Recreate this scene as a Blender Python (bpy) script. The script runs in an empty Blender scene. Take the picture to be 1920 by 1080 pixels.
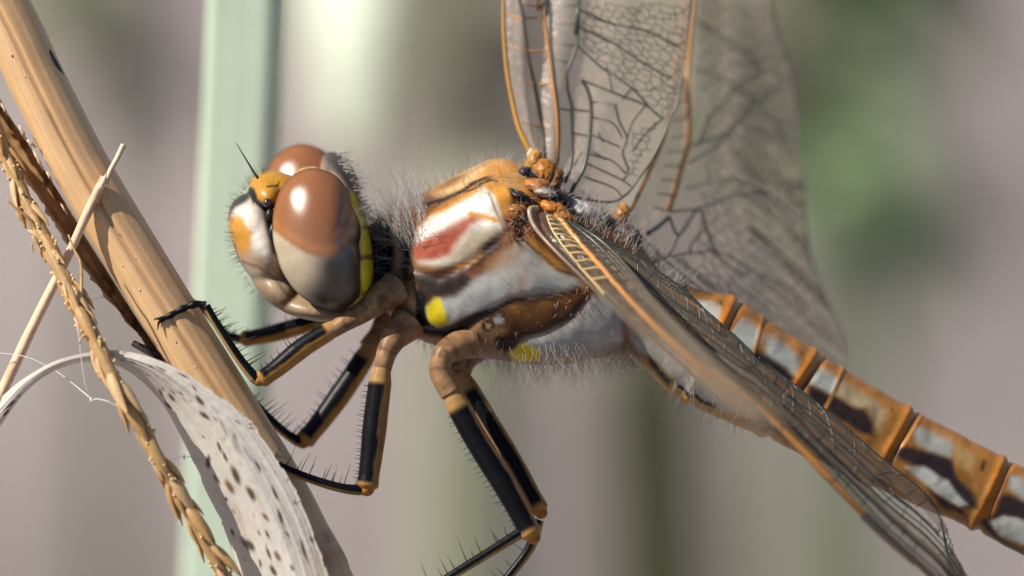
import bpy, math, random
import numpy as np
from mathutils import Vector, Matrix

# ------------------------------------------------------------------ camera, world, sun, exposure
# 1 Blender unit = 1 cm.  K photograph pixels make one centimetre at the focal distance DIST.
K, DIST = 770.0, 30.0
PITCH = math.radians(25)
GROUND_Z = -10.0
sc = bpy.context.scene
sc.unit_settings.system = 'METRIC'
sc.unit_settings.scale_length = 0.01
AX_R = np.array([1.0, 0, 0])
AX_F = np.array([0, math.cos(PITCH), -math.sin(PITCH)])
AX_U = np.array([0, math.sin(PITCH), math.cos(PITCH)])

cam_data = bpy.data.cameras.new('camera')
cam = bpy.data.objects.new('camera', cam_data)
sc.collection.objects.link(cam)
cam.location = Vector(-AX_F * DIST)
cam.rotation_euler = (math.pi / 2 - PITCH, 0, 0)
cam_data.sensor_width = 36
cam_data.lens = 36 * DIST / (1920 / K)
cam_data.clip_start = 0.5
cam_data.clip_end = 20000
cam_data.dof.use_dof = True
cam_data.dof.focus_distance = DIST + 0.02
APERTURE_RADIUS = 0.55
cam_data.dof.aperture_fstop = cam_data.lens * 1e-3 / (2 * APERTURE_RADIUS)
sc.camera = cam

sun_local = np.array([-0.70, -0.33, 0.63])          # right, away, up, seen from the camera
sun_dir = sun_local[0] * AX_R + sun_local[1] * AX_F + sun_local[2] * AX_U
sun_dir /= np.linalg.norm(sun_dir)
SUN_EL = math.asin(sun_dir[2])
SUN_AZ = math.atan2(sun_dir[0], sun_dir[1])
world = bpy.data.worlds.new('World')
sc.world = world
world.use_nodes = True
wn = world.node_tree
wn.nodes.clear()
w_sky = wn.nodes.new('ShaderNodeTexSky')
w_sky.sky_type = 'NISHITA'
w_sky.sun_disc = False
w_sky.sun_elevation = SUN_EL
w_sky.sun_rotation = SUN_AZ
w_bg = wn.nodes.new('ShaderNodeBackground')
w_bg.inputs['Strength'].default_value = 0.065
w_out = wn.nodes.new('ShaderNodeOutputWorld')
wn.links.new(w_sky.outputs[0], w_bg.inputs[0])
wn.links.new(w_bg.outputs[0], w_out.inputs[0])
sun_data = bpy.data.lights.new('sun', 'SUN')
sun_data.energy = 4.6
sun_data.angle = math.radians(0.53)
sun_data.color = (1.0, 0.93, 0.83)
sun = bpy.data.objects.new('sun', sun_data)
sc.collection.objects.link(sun)
sun.rotation_euler = Vector(sun_dir).to_track_quat('Z', 'Y').to_euler()
sc.view_settings.view_transform = 'Standard'
sc.view_settings.look = 'None'
sc.view_settings.exposure = 0.6
sc.view_settings.gamma = 1.0
sc.view_settings.use_curve_mapping = False
sc.cycles.max_bounces = 8
sc.cycles.transparent_max_bounces = 24
sc.cycles.caustics_reflective = False
sc.cycles.caustics_refractive = False

# ------------------------------------------------------------------ helpers
rng = np.random.default_rng(7)
COL = sc.collection


def W(P):
    """(photograph px, py, depth px) -> world; real positions in space, depth measured from the focal plane."""
    P = np.asarray(P, float).reshape(-1, 3)
    y = P[:, 2] / K
    f = (1 + y / DIST)
    x = (P[:, 0] - 960) / K * f
    z = -(P[:, 1] - 540) / K * f
    return x[:, None] * AX_R + y[:, None] * AX_F + z[:, None] * AX_U


def unproject(v):
    v = np.asarray(v, float).reshape(-1, 3)
    y = v @ AX_F
    f = 1 + y / DIST
    return np.stack([(v @ AX_R) / f * K + 960, 540 - (v @ AX_U) / f * K, y * K], 1)


def srgb(r, g, b):
    c = np.array([r, g, b]) / 255.0
    return np.where(c <= 0.04045, c / 12.92, ((c + 0.055) / 1.055) ** 2.4)


def outward(V, F):
    """turn the faces of a closed shell to the outside"""
    Fl = F if isinstance(F, list) else [F]
    c = V.mean(0)
    vol = 0.0
    for f in Fl:
        for k in range(1, f.shape[1] - 1):
            a, b, d = V[f[:, 0]] - c, V[f[:, k]] - c, V[f[:, k + 1]] - c
            vol += np.einsum('ij,ij->i', a, np.cross(b, d)).sum()
    return F if vol >= 0 else ([f[:, ::-1] for f in F] if isinstance(F, list) else F[:, ::-1])


def make_mesh(name, V, F, mat=None, col=None, smooth=True):
    F = outward(np.asarray(V, float), F)
    V = np.ascontiguousarray(V, dtype=np.float32)
    me = bpy.data.meshes.new(name)
    F3 = [f for f in F if f.shape[1] == 3] if isinstance(F, list) else ([F] if F.shape[1] == 3 else [])
    F4 = [f for f in F if f.shape[1] == 4] if isinstance(F, list) else ([F] if F.shape[1] == 4 else [])
    loops, starts, n = [], [], 0
    for grp in F4 + F3:
        k = grp.shape[1]
        loops.append(grp.reshape(-1))
        starts.append(n + np.arange(len(grp)) * k)
        n += grp.size
    loops = np.concatenate(loops).astype(np.int32)
    starts = np.concatenate(starts).astype(np.int32)
    me.vertices.add(len(V))
    me.vertices.foreach_set('co', V.ravel())
    me.loops.add(len(loops))
    me.loops.foreach_set('vertex_index', loops)
    me.polygons.add(len(starts))
    me.polygons.foreach_set('loop_start', starts)
    if smooth:
        me.polygons.foreach_set('use_smooth', np.ones(len(starts), dtype=bool))
    me.update(calc_edges=True)
    if col is not None:
        a = me.color_attributes.new('Col', 'FLOAT_COLOR', 'POINT')
        c4 = np.ones((len(V), 4), np.float32)
        c4[:, :3] = col
        a.data.foreach_set('color', c4.ravel())
    if mat is not None:
        me.materials.append(mat)
    return me


def put(name, me, parent=None, kind=None):
    o = bpy.data.objects.new(name, me)
    COL.objects.link(o)
    if parent is not None:
        o.parent = parent
    if kind:
        o['kind'] = kind
    return o


def tag(o, label=None, category=None, group=None, kind=None):
    if label:
        o['label'] = label
    if category:
        o['category'] = category
    if group:
        o['group'] = group
    if kind:
        o['kind'] = kind
    return o


def thing(name, base, label, category, group=None):
    o = bpy.data.objects.new(name, None)
    COL.objects.link(o)
    o.location = Vector(base)
    o.empty_display_size = 0.2
    return tag(o, label, category, group)


def origin_of(o):
    v = np.zeros(3)
    while o is not None:
        v += np.array(o.location)
        o = o.parent
    return v


def part(name, Vw, F, mat, parent, col=None, kind=None, smooth=True):
    """a mesh part; Vw in world coordinates"""
    return put(name, make_mesh(name, Vw - origin_of(parent), F, mat, col, smooth), parent, kind)


def spline(pts, n):
    """Catmull-Rom through the rows of pts, n samples evenly by length"""
    P = np.asarray(pts, float)
    if len(P) == 2:
        t = np.linspace(0, 1, n)[:, None]
        return P[0] * (1 - t) + P[1] * t
    E = np.vstack([2 * P[0] - P[1], P, 2 * P[-1] - P[-2]])
    out = []
    m = 24
    t = np.linspace(0, 1, m, endpoint=False)[:, None]
    for i in range(len(P) - 1):
        p0, p1, p2, p3 = E[i:i + 4]
        out.append(0.5 * (2 * p1 + (p2 - p0) * t + (2 * p0 - 5 * p1 + 4 * p2 - p3) * t ** 2 + (3 * p1 - p0 - 3 * p2 + p3) * t ** 3))
    out = np.vstack(out + [P[-1:]])
    q = np.concatenate([[0], np.cumsum(np.linalg.norm(np.diff(out[:, :3], axis=0), axis=1) + 1e-9)])
    s = np.linspace(0, q[-1], n)
    return np.stack([np.interp(s, q, out[:, k]) for k in range(out.shape[1])], 1)


def grid_faces(n, m, wrap=False):
    i = np.arange(n - 1)[:, None]
    j = np.arange(m if wrap else m - 1)[None, :]
    a = i * m + j
    b = i * m + (j + 1) % m
    return np.stack([a, b, b + m, a + m], -1).reshape(-1, 4)


def tube(path, rad, seg=12, flat=1.0, caps=True):
    """returns V, faces(list), t (0..1), U (unit offsets), side (image-plane sideways component)"""
    P = np.asarray(path, float)
    n = len(P)
    rad = np.broadcast_to(np.asarray(rad, float), (n,))
    T = np.gradient(P, axis=0)
    T /= np.linalg.norm(T, axis=1)[:, None] + 1e-12
    ref = np.array([0, 0, 1.0])
    A = np.cross(T, ref)
    bad = np.linalg.norm(A, axis=1) < 0.05
    A[bad] = np.cross(T[bad], np.array([0, 1.0, 0]))
    A /= np.linalg.norm(A, axis=1)[:, None]
    B = np.cross(A, T)
    th = np.linspace(0, 2 * np.pi, seg, endpoint=False)
    off = np.cos(th)[None, :, None] * A[:, None] + np.sin(th)[None, :, None] * B[:, None] * flat
    V = (P[:, None] + off * rad[:, None, None]).reshape(-1, 3)
    F = [grid_faces(n, seg, True)]
    t = np.repeat(np.linspace(0, 1, n), seg)
    side = np.tile(np.cos(th), n)
    front = np.tile(np.sin(th), n) * (np.sign(B[:, 2:3]).repeat(seg, 1).ravel())
    if caps:
        V = np.vstack([V, P[:1], P[-1:]])
        t = np.append(t, [0, 1]); side = np.append(side, [0, 0]); front = np.append(front, [0, 0])
        j = np.arange(seg); k = (j + 1) % seg; e = (n - 1) * seg
        F.append(np.stack([k, j, np.full(seg, n * seg)], 1))
        F.append(np.stack([e + j, e + k, np.full(seg, n * seg + 1)], 1))
    return V, F, t, side, front


class Bag:
    """collects several shells of ONE part into one mesh"""
    def __init__(self):
        self.V, self.F, self.C, self.n = [], [], [], 0

    def add(self, V, F, C=None):
        V = np.asarray(V, float)
        F = outward(V, F)
        self.V.append(V)
        for f in (F if isinstance(F, list) else [F]):
            self.F.append(f + self.n)
        if C is None:
            C = np.ones(3)
        self.C.append(np.broadcast_to(np.asarray(C, float), (len(V), 3)))
        self.n += len(V)

    def build(self, name, mat, parent, kind=None, px=True, smooth=True):
        V = np.vstack(self.V)
        return part(name, W(V) if px else V, self.F, mat, parent, np.vstack(self.C), kind, smooth)


def ellipsoid(c, ax, n=24, m=32):
    """ax: 3 rows = semi-axis vectors"""
    ph = np.linspace(0.001, np.pi - 0.001, n)
    th = np.linspace(0, 2 * np.pi, m, endpoint=False)
    u = np.stack([np.outer(np.cos(ph), np.ones(m)), np.outer(np.sin(ph), np.cos(th)), np.outer(np.sin(ph), np.sin(th))], -1).reshape(-1, 3)
    return np.asarray(c, float) + u @ np.asarray(ax, float), grid_faces(n, m, True), u


def wob(X, Y, s, seed=0, n=3):
    """smooth value noise about -1..1, feature size s"""
    T = np.random.default_rng(seed + 1000).uniform(-1, 1, (128, 128))
    X, Y = np.broadcast_arrays(np.asarray(X, float), np.asarray(Y, float))
    out, amp, tot = 0, 1.0, 0.0
    for k in range(n):
        x, y = X / s * 2 + 17.3 * k, Y / s * 2 + 5.1 * k
        i, j = np.floor(x).astype(int), np.floor(y).astype(int)
        fx, fy = x - i, y - j
        fx, fy = fx * fx * (3 - 2 * fx), fy * fy * (3 - 2 * fy)
        g = lambda a, b: T[a % 128, b % 128]
        out = out + amp * ((g(i, j) * (1 - fx) + g(i + 1, j) * fx) * (1 - fy) + (g(i, j + 1) * (1 - fx) + g(i + 1, j + 1) * fx) * fy)
        tot += amp; amp *= 0.5; s = s * 0.5
    return out / tot * 1.5


def sdpoly(X, Y, poly):
    """signed distance, negative inside"""
    p = np.asarray(poly, float)
    d = np.full(X.shape, 1e18)
    s = np.zeros(X.shape, int)
    for i in range(len(p)):
        a, b = p[i], p[(i + 1) % len(p)]
        e = b - a
        wx, wy = X - a[0], Y - a[1]
        h = np.clip((wx * e[0] + wy * e[1]) / (e @ e + 1e-9), 0, 1)
        d = np.minimum(d, (wx - e[0] * h) ** 2 + (wy - e[1] * h) ** 2)
        up = (a[1] <= Y) & (b[1] > Y)
        dn = (a[1] > Y) & (b[1] <= Y)
        cr = e[0] * wy - e[1] * wx
        s += (up & (cr > 0)).astype(int) - (dn & (cr < 0)).astype(int)
    d = np.sqrt(d)
    return np.where(s != 0, -d, d)


def sm(x, a, b):
    t = np.clip((x - a) / (b - a), 0, 1)
    return t * t * (3 - 2 * t)


class Paint:
    def __init__(self, X, Y, base):
        self.X, self.Y = X, Y
        self.wx = X + 4 * wob(X, Y, 80, 1, 1)
        self.wy = Y + 4 * wob(X, Y, 80, 2, 1)
        self.C = np.tile(np.asarray(base, float), (len(X), 1))

    def poly(self, poly, c, soft=4, a=1.0):
        poly = np.asarray(poly, float)
        m = (self.X > poly[:, 0].min() - 40) & (self.X < poly[:, 0].max() + 40) & (self.Y > poly[:, 1].min() - 40) & (self.Y < poly[:, 1].max() + 40)
        k = np.zeros(len(self.X))
        if m.any():
            k[m] = 1 - sm(sdpoly(self.wx[m], self.wy[m], poly), -soft * 1.5, soft * 1.5)
        self.mix(k * a, c)

    def spot(self, x, y, rx, ry, c, ang=0, soft=0.3, a=1.0):
        dx, dy = self.wx - x, self.wy - y
        ca, sa = math.cos(math.radians(ang)), math.sin(math.radians(ang))
        u = (dx * ca + dy * sa) / rx
        v = (-dx * sa + dy * ca) / ry
        self.mix((1 - sm(np.hypot(u, v), 1 - soft, 1 + soft)) * a, c)

    def line(self, pts, wdt, c, soft=3, a=1.0):
        d = np.full(len(self.X), 1e9)
        for p, q in zip(pts[:-1], pts[1:]):
            p, q = np.array(p, float), np.array(q, float)
            e = q - p
            wx, wy = self.wx - p[0], self.wy - p[1]
            h = np.clip((wx * e[0] + wy * e[1]) / (e @ e + 1e-9), 0, 1)
            d = np.minimum(d, np.hypot(wx - e[0] * h, wy - e[1] * h))
        self.mix((1 - sm(d, wdt / 2 - soft / 2, wdt / 2 + soft / 2)) * a, c)

    def mix(self, k, c):
        k = np.asarray(k)[:, None]
        self.C = self.C * (1 - k) + np.asarray(c) * k


# ------------------------------------------------------------------ materials
def new_mat(name):
    m = bpy.data.materials.new(name)
    m.use_nodes = True
    nt = m.node_tree
    nt.nodes.clear()
    out = nt.nodes.new('ShaderNodeOutputMaterial')
    return m, nt, out


def N(nt, typ, **kw):
    n = nt.nodes.new(typ)
    for k, v in kw.items():
        if k in n.inputs:
            n.inputs[k].default_value = v
        else:
            setattr(n, k, v)
    return n


def surf(name, rough=0.45, noise=0.15, nscale=40, bump=0.1, bscale=80, sss=0.0, coat=0.0, trans=0.0, spec=0.5, color=None, stretch=None, bdist=0.004, sheen=0.0):
    """vertex-coloured (or single-coloured) surface with procedural mottling and relief"""
    m, nt, out = new_mat(name)
    L = nt.links.new
    pr = N(nt, 'ShaderNodeBsdfPrincipled')
    pr.inputs['Roughness'].default_value = rough
    pr.inputs['Specular IOR Level'].default_value = spec
    tc = N(nt, 'ShaderNodeTexCoord')
    mp = N(nt, 'ShaderNodeMapping')
    if stretch:
        mp.inputs['Rotation'].default_value = stretch[0]
        mp.inputs['Scale'].default_value = stretch[1]
    L(tc.outputs['Object'], mp.inputs['Vector'])
    if color is None:
        src = N(nt, 'ShaderNodeVertexColor', layer_name='Col').outputs['Color']
    else:
        rgb = N(nt, 'ShaderNodeRGB')
        rgb.outputs[0].default_value = (*color, 1)
        src = rgb.outputs[0]
    n1 = N(nt, 'ShaderNodeTexNoise', Scale=nscale, Detail=6.0, Roughness=0.6)
    L(mp.outputs[0], n1.inputs['Vector'])
    mr = N(nt, 'ShaderNodeMapRange')
    mr.inputs['From Min'].default_value = 0.25
    mr.inputs['From Max'].default_value = 0.75
    mr.inputs['To Min'].default_value = 1 - noise
    mr.inputs['To Max'].default_value = 1 + noise
    L(n1.outputs[0], mr.inputs['Value'])
    mul = N(nt, 'ShaderNodeVectorMath', operation='SCALE')
    L(src, mul.inputs[0])
    L(mr.outputs[0], mul.inputs['Scale'])
    L(mul.outputs[0], pr.inputs['Base Color'])
    if bump:
        n2 = N(nt, 'ShaderNodeTexNoise', Scale=bscale, Detail=4.0)
        L(mp.outputs[0], n2.inputs['Vector'])
        bp = N(nt, 'ShaderNodeBump', Strength=bump, Distance=bdist)
        L(n2.outputs[0], bp.inputs['Height'])
        L(bp.outputs[0], pr.inputs['Normal'])
    if sss:
        pr.inputs['Subsurface Weight'].default_value = sss
        pr.inputs['Subsurface Radius'].default_value = (0.05, 0.025, 0.012)
        pr.inputs['Subsurface Scale'].default_value = 0.5
    if coat:
        pr.inputs['Coat Weight'].default_value = coat
        pr.inputs['Coat Roughness'].default_value = 0.15
    if sheen:
        pr.inputs['Sheen Weight'].default_value = sheen
    if trans:
        tr = N(nt, 'ShaderNodeBsdfTranslucent')
        L(mul.outputs[0], tr.inputs['Color'])
        mx = N(nt, 'ShaderNodeMixShader', Fac=trans)
        L(pr.outputs[0], mx.inputs[1])
        L(tr.outputs[0], mx.inputs[2])
        L(mx.outputs[0], out.inputs[0])
    else:
        L(pr.outputs[0], out.inputs[0])
    return m


M_cuticle = surf('cuticle', 0.42, 0.28, 16, 0.12, 120, sss=0.06, coat=0.08, spec=0.22, bdist=0.002)
M_head = surf('head_cuticle', 0.42, 0.16, 26, 0.3, 60, sss=0.15, coat=0.12, spec=0.4)
M_leg = surf('leg_cuticle', 0.38, 0.3, 30, 0.25, 80, spec=0.13, bdist=0.002)
M_hair = surf('pale_hair', 0.4, 0.05, 10, 0, trans=0.35)
M_vein = surf('wing_vein', 0.35, 0.1, 30, 0)
M_stalk = surf('dry_stalk', 0.45, 0.10, 14, 0.12, 40, spec=0.4)
M_sheath = surf('dry_sheath', 0.6, 0.35, 14, 0.4, 30, trans=0.25)
M_leaf = surf('white_dead_leaf', 0.42, 0.1, 30, 0.35, 60, trans=0.30)
M_spike = surf('seed_spike', 0.45, 0.2, 20, 0.3, 50, trans=0.15)
M_twig = surf('dry_twig', 0.5, 0.15, 30, 0.3, 60)
M_green = surf('green_reed', 0.5, 0.1, 4, 0.1, 20, trans=0.1)
M_bgplant = surf('green_leaf', 0.5, 0.2, 3, 0.1, 20, trans=0.3)


def eye_material():
    m, nt, out = new_mat('compound_eye')
    L = nt.links.new
    vc = N(nt, 'ShaderNodeVertexColor', layer_name='Col')
    tc = N(nt, 'ShaderNodeTexCoord')
    vo = N(nt, 'ShaderNodeTexVoronoi', Scale=210.0)
    L(tc.outputs['Object'], vo.inputs['Vector'])
    mr = N(nt, 'ShaderNodeMapRange')
    mr.inputs['From Max'].default_value = 0.8
    mr.inputs['To Min'].default_value = 1.06
    mr.inputs['To Max'].default_value = 0.82
    L(vo.outputs['Distance'], mr.inputs['Value'])
    sc_ = N(nt, 'ShaderNodeVectorMath', operation='SCALE')
    L(vc.outputs[0], sc_.inputs[0])
    L(mr.outputs[0], sc_.inputs['Scale'])
    df = N(nt, 'ShaderNodeBsdfPrincipled', Roughness=0.6)
    df.inputs['Specular IOR Level'].default_value = 0.0
    L(sc_.outputs[0], df.inputs['Base Color'])
    gl = N(nt, 'ShaderNodeBsdfGlossy', Roughness=0.36)
    gl.distribution = 'BECKMANN'
    mx = N(nt, 'ShaderNodeMixShader', Fac=0.095)
    L(df.outputs[0], mx.inputs[1])
    L(gl.outputs[0], mx.inputs[2])
    L(mx.outputs[0], out.inputs[0])
    return m


M_eye = eye_material()


def membrane_material(name, alpha, color, trl=0.5, gloss=0.045, gloss_rough=0.22):
    m, nt, out = new_mat(name)
    L = nt.links.new
    tr = N(nt, 'ShaderNodeBsdfTransparent')
    tr.inputs[0].default_value = (0.93, 0.91, 0.87, 1)
    df = N(nt, 'ShaderNodeBsdfDiffuse')
    df.inputs[0].default_value = (*color, 1)
    tl = N(nt, 'ShaderNodeBsdfTranslucent')
    tl.inputs[0].default_value = (*color, 1)
    gl = N(nt, 'ShaderNodeBsdfGlossy', Roughness=gloss_rough)
    tc = N(nt, 'ShaderNodeTexCoord')
    no = N(nt, 'ShaderNodeTexNoise', Scale=28.0, Detail=3.0)
    L(tc.outputs['Object'], no.inputs['Vector'])
    bp = N(nt, 'ShaderNodeBump', Strength=0.6, Distance=0.012)
    L(no.outputs[0], bp.inputs['Height'])
    L(bp.outputs[0], gl.inputs['Normal'])
    m1 = N(nt, 'ShaderNodeMixShader', Fac=trl)
    L(df.outputs[0], m1.inputs[1]); L(tl.outputs[0], m1.inputs[2])
    mr = N(nt, 'ShaderNodeMapRange')
    mr.inputs['From Min'].default_value = 0.3
    mr.inputs['From Max'].default_value = 0.7
    mr.inputs['To Min'].default_value = alpha * 0.75
    mr.inputs['To Max'].default_value = alpha * 1.25
    L(no.outputs[0], mr.inputs['Value'])
    m2 = N(nt, 'ShaderNodeMixShader')
    L(mr.outputs[0], m2.inputs[0])
    L(tr.outputs[0], m2.inputs[1]); L(m1.outputs[0], m2.inputs[2])
    m3 = N(nt, 'ShaderNodeMixShader', Fac=gloss)
    L(m2.outputs[0], m3.inputs[1]); L(gl.outputs[0], m3.inputs[2])
    L(m3.outputs[0], out.inputs[0])
    return m


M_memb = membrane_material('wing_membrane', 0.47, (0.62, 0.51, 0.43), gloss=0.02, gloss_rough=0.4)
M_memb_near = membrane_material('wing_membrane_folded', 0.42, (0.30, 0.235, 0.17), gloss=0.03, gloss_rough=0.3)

# ------------------------------------------------------------------ ground
def ground():
    m, nt, out = new_mat('soil')
    L = nt.links.new
    tc = N(nt, 'ShaderNodeTexCoord')
    n1 = N(nt, 'ShaderNodeTexNoise', Scale=0.22, Detail=5.0, Roughness=0.55)
    n2 = N(nt, 'ShaderNodeTexNoise', Scale=6.0, Detail=8.0, Roughness=0.7)
    L(tc.outputs['Object'], n1.inputs['Vector']); L(tc.outputs['Object'], n2.inputs['Vector'])
    cr = N(nt, 'ShaderNodeValToRGB')
    cr.color_ramp.elements[0].position = 0.36
    cr.color_ramp.elements[0].color = (0.15, 0.130, 0.126, 1)
    cr.color_ramp.elements[1].position = 0.62
    cr.color_ramp.elements[1].color = (0.32, 0.268, 0.252, 1)
    L(n1.outputs[0], cr.inputs[0])
    mr = N(nt, 'ShaderNodeMapRange')
    mr.inputs['To Min'].default_value = 0.6
    mr.inputs['To Max'].default_value = 1.4
    L(n2.outputs[0], mr.inputs['Value'])
    s = N(nt, 'ShaderNodeVectorMath', operation='SCALE')
    L(cr.outputs[0], s.inputs[0]); L(mr.outputs[0], s.inputs['Scale'])
    pr = N(nt, 'ShaderNodeBsdfPrincipled', Roughness=0.95)
    L(s.outputs[0], pr.inputs['Base Color'])
    bp = N(nt, 'ShaderNodeBump', Strength=0.5, Distance=0.12)
    L(n2.outputs[0], bp.inputs['Height']); L(bp.outputs[0], pr.inputs['Normal'])
    L(pr.outputs[0], out.inputs[0])
    # fine uneven soil near the plants, flat beyond, one sheet
    g = np.concatenate([[-9000, -2500, -800, -300, -150], np.linspace(-90, 90, 180), [150, 300, 800, 2500, 9000]])
    X, Y = np.meshgrid(g, g + 15.0, indexing='ij')
    fade = np.clip(1 - np.maximum(abs(X), abs(Y - 15)) / 90, 0, 1)
    Z = GROUND_Z + fade * (0.5 * wob(X, Y, 14, 11) + 0.2 * wob(X, Y, 4, 12))
    V = np.stack([X, Y, Z], -1).reshape(-1, 3)
    me = make_mesh('ground', V, grid_faces(len(g), len(g)), m)
    o = put('ground', me)
    tag(o, 'mauve grey sandy soil under the reeds', 'ground', kind='structure')


def gravel():
    """pebbles and crumbs strewn over the soil"""
    r = np.random.default_rng(77)
    n = 2600
    ico = []
    ph = np.linspace(0, np.pi, 5); th = np.linspace(0, 2 * np.pi, 7, endpoint=False)
    U_ = np.stack([np.outer(np.sin(ph), np.cos(th)), np.outer(np.sin(ph), np.sin(th)), np.outer(np.cos(ph), np.ones(7))], -1).reshape(-1, 3)
    f = grid_faces(5, 7, True)
    c = np.stack([r.uniform(-45, 45, n), r.uniform(-30, 75, n)], 1)
    s = r.lognormal(-1.9, 0.55, n)
    z = GROUND_Z + 0.5 * wob(c[:, 0], c[:, 1], 14, 11) * 0.5 - 0.02
    ax = np.stack([s * r.uniform(0.7, 1.3, n), s * r.uniform(0.7, 1.3, n), s * r.uniform(0.4, 0.8, n)], 1)
    J = 1 + r.uniform(-0.25, 0.25, (n, len(U_), 1))
    V = np.column_stack([c, z])[:, None] + U_[None] * ax[:, None] * J
    F = (f[None] + (np.arange(n) * len(U_))[:, None, None]).reshape(-1, 4)
    C = np.repeat(np.array([0.34, 0.27, 0.24]) * r.uniform(0.55, 1.4, (n, 1)), len(U_), 0)
    me = make_mesh('gravel', V.reshape(-1, 3), F, M_twig, np.clip(C, 0, 0.7))
    tag(put('gravel', me), 'small mauve pebbles strewn on the sandy soil', 'gravel', kind='stuff')


ground()
gravel()

# ------------------------------------------------------------------ plants out of focus behind
def stem_to_ground(px, py, d, top_py, lean=0.0):
    """world polyline of an upright stem that passes the given point and stands on the ground"""
    p = W((px, py, d))[0]
    top = p + np.array([0, 0, 1.0]) * ((py - top_py) / K * (1 + d / K / DIST))
    h = top[2] - GROUND_Z + 0.6
    n = 40
    t = np.linspace(0, 1, n)[:, None]
    q = top + np.array([lean, 0.0, -1.0]) * t * h
    # keep passing through p
    tp = (top[2] - p[2]) / h
    q[:, 0] -= lean * tp * h
    return q


def reed(px, py, d, wpx, color, label, top_py=-3000, lean=0.0, leaf=True, mat=None, cat='reed', seed=1):
    q = stem_to_ground(px, py, d, top_py, lean)
    r = wpx / 2 / K * (1 + d / K / DIST)
    o = thing('green_reed', q[-1], label, cat, None)
    rad = np.linspace(0.8, 1.12, len(q)) * r
    for k in (9, 22, 33):
        rad[k] *= 1.07
    V, F, t, side, front = tube(q, rad, 24)
    c = np.asarray(color) * (1 + 0.10 * np.cos(side * 9)[:, None] * 0.6)
    part('stem', V, F, mat or M_green, o, c)
    if leaf:
        r2 = np.random.default_rng(seed)
        for k in range(3):
            i = 14 + 6 * k
            a = r2.uniform(0, 6.28)
            L_ = r2.uniform(3, 6)
            u = np.linspace(0, 1, 16)
            path = q[i] + np.stack([np.cos(a) * u * L_ * 0.7, abs(np.sin(a)) * u * L_ * 0.7, L_ * (u - 0.9 * u * u)], 1)
            blade(path, r * 2.2 * (1 - u ** 2) + 0.01, color, o, mat or M_green)
    return o


def blade(path, w, color, parent, mat, name='leaf'):
    """a thin grass blade with a folded keel and real thickness"""
    P = np.asarray(path, float)
    T = np.gradient(P, axis=0); T /= np.linalg.norm(T, axis=1)[:, None]
    S = np.cross(T, np.array([0, 0, 1.0])); S /= np.linalg.norm(S, axis=1)[:, None] + 1e-9
    Nn = np.cross(S, T)
    th = 0.02
    prof = [(-1, 0.25), (0, 0), (1, 0.25), (1, 0.25 + th * 6), (0, th * 6), (-1, 0.25 + th * 6)]
    V = np.stack([P + S * (a * w)[:, None] + Nn * (b * w)[:, None] for a, b in prof], 1).reshape(-1, 3)
    return part(name, V, grid_faces(len(P), 6, True), mat, parent, np.tile(np.asarray(color), (len(V), 1)))


def sedge(px, py, d, wpx, color, label, lean):
    """a three-cornered sedge stem: one broad face and one narrow face towards the viewer"""
    q = stem_to_ground(px, py, d, -3000, lean)
    r = wpx / 2 / K * (1 + d / K / DIST)
    o = thing('sedge_stem', q[-1], label, 'sedge')
    cor = np.array([(-1.0, 0.1), (0.70, -0.5), (1.0, 0.2), (0.0, 0.9)])
    ring = []
    for i in range(4):                       # rounded corners
        a, b = cor[i], cor[(i + 1) % 4]
        for t in np.linspace(0.08, 0.92, 9):
            ring.append(a * (1 - t) + b * t)
    ring = np.array(ring)
    n = len(q)
    sc_ = np.linspace(0.92, 1.1, n) * r
    V = q[:, None] + sc_[:, None, None] * (ring[None, :, :1] * np.array([1.0, 0, 0]) + ring[None, :, 1:] * np.array([0, 1.0, 0]))
    ridge = 1 + 0.05 * np.cos(np.arange(len(ring)) * 2.1)
    C = np.asarray(color)[None, None] * ridge[None, :, None] * np.ones((n, 1, 1))
    part('stem', V.reshape(-1, 3), grid_faces(n, len(ring), True), M_green, o, C.reshape(-1, 3))


sedge(437, 540, 1000, 160, (0.64, 0.78, 0.61), 'pale mint green sedge stem standing upright behind the dragonfly head', -0.05)


def weed(px, py, d, hpx, wpx, color, label, seed, n=26, leaf=0.9, name='weed', cat='plant'):
    """a leafy plant: stem to the ground with ovate leaves all round between py-hpx/2 and py+hpx/2"""
    r = np.random.default_rng(seed)
    f = (1 + d / K / DIST) / K
    q = stem_to_ground(px, py, d, py - hpx / 2)
    o = thing(name, q[-1], label, cat)
    V, F, t, side, front = tube(q, np.linspace(0.05, 0.12, len(q)), 8)
    part('stem', V, F, M_bgplant, o, np.tile(np.asarray(color) * 1.1, (len(V), 1)))
    u = np.linspace(0, 1, 12)
    for k in range(n):
        zc = r.uniform(0, hpx * f)
        base = q[0] + np.array([0, 0, -zc])
        a = r.uniform(0, 6.28)
        L_ = leaf * r.uniform(0.6, 1.1) * wpx * f * 0.5
        el = r.uniform(-0.2, 0.7)
        path = base + np.stack([np.cos(a) * u * L_, np.sin(a) * u * L_, L_ * (el * u - 0.5 * u * u)], 1)
        w = L_ * 0.22 * np.sin(np.pi * np.clip(u, 0.02, 0.985)) ** 0.8 + 0.005
        blade(path, w, np.asarray(color) * r.uniform(0.75, 1.25), o, M_bgplant)
    return o


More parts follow.
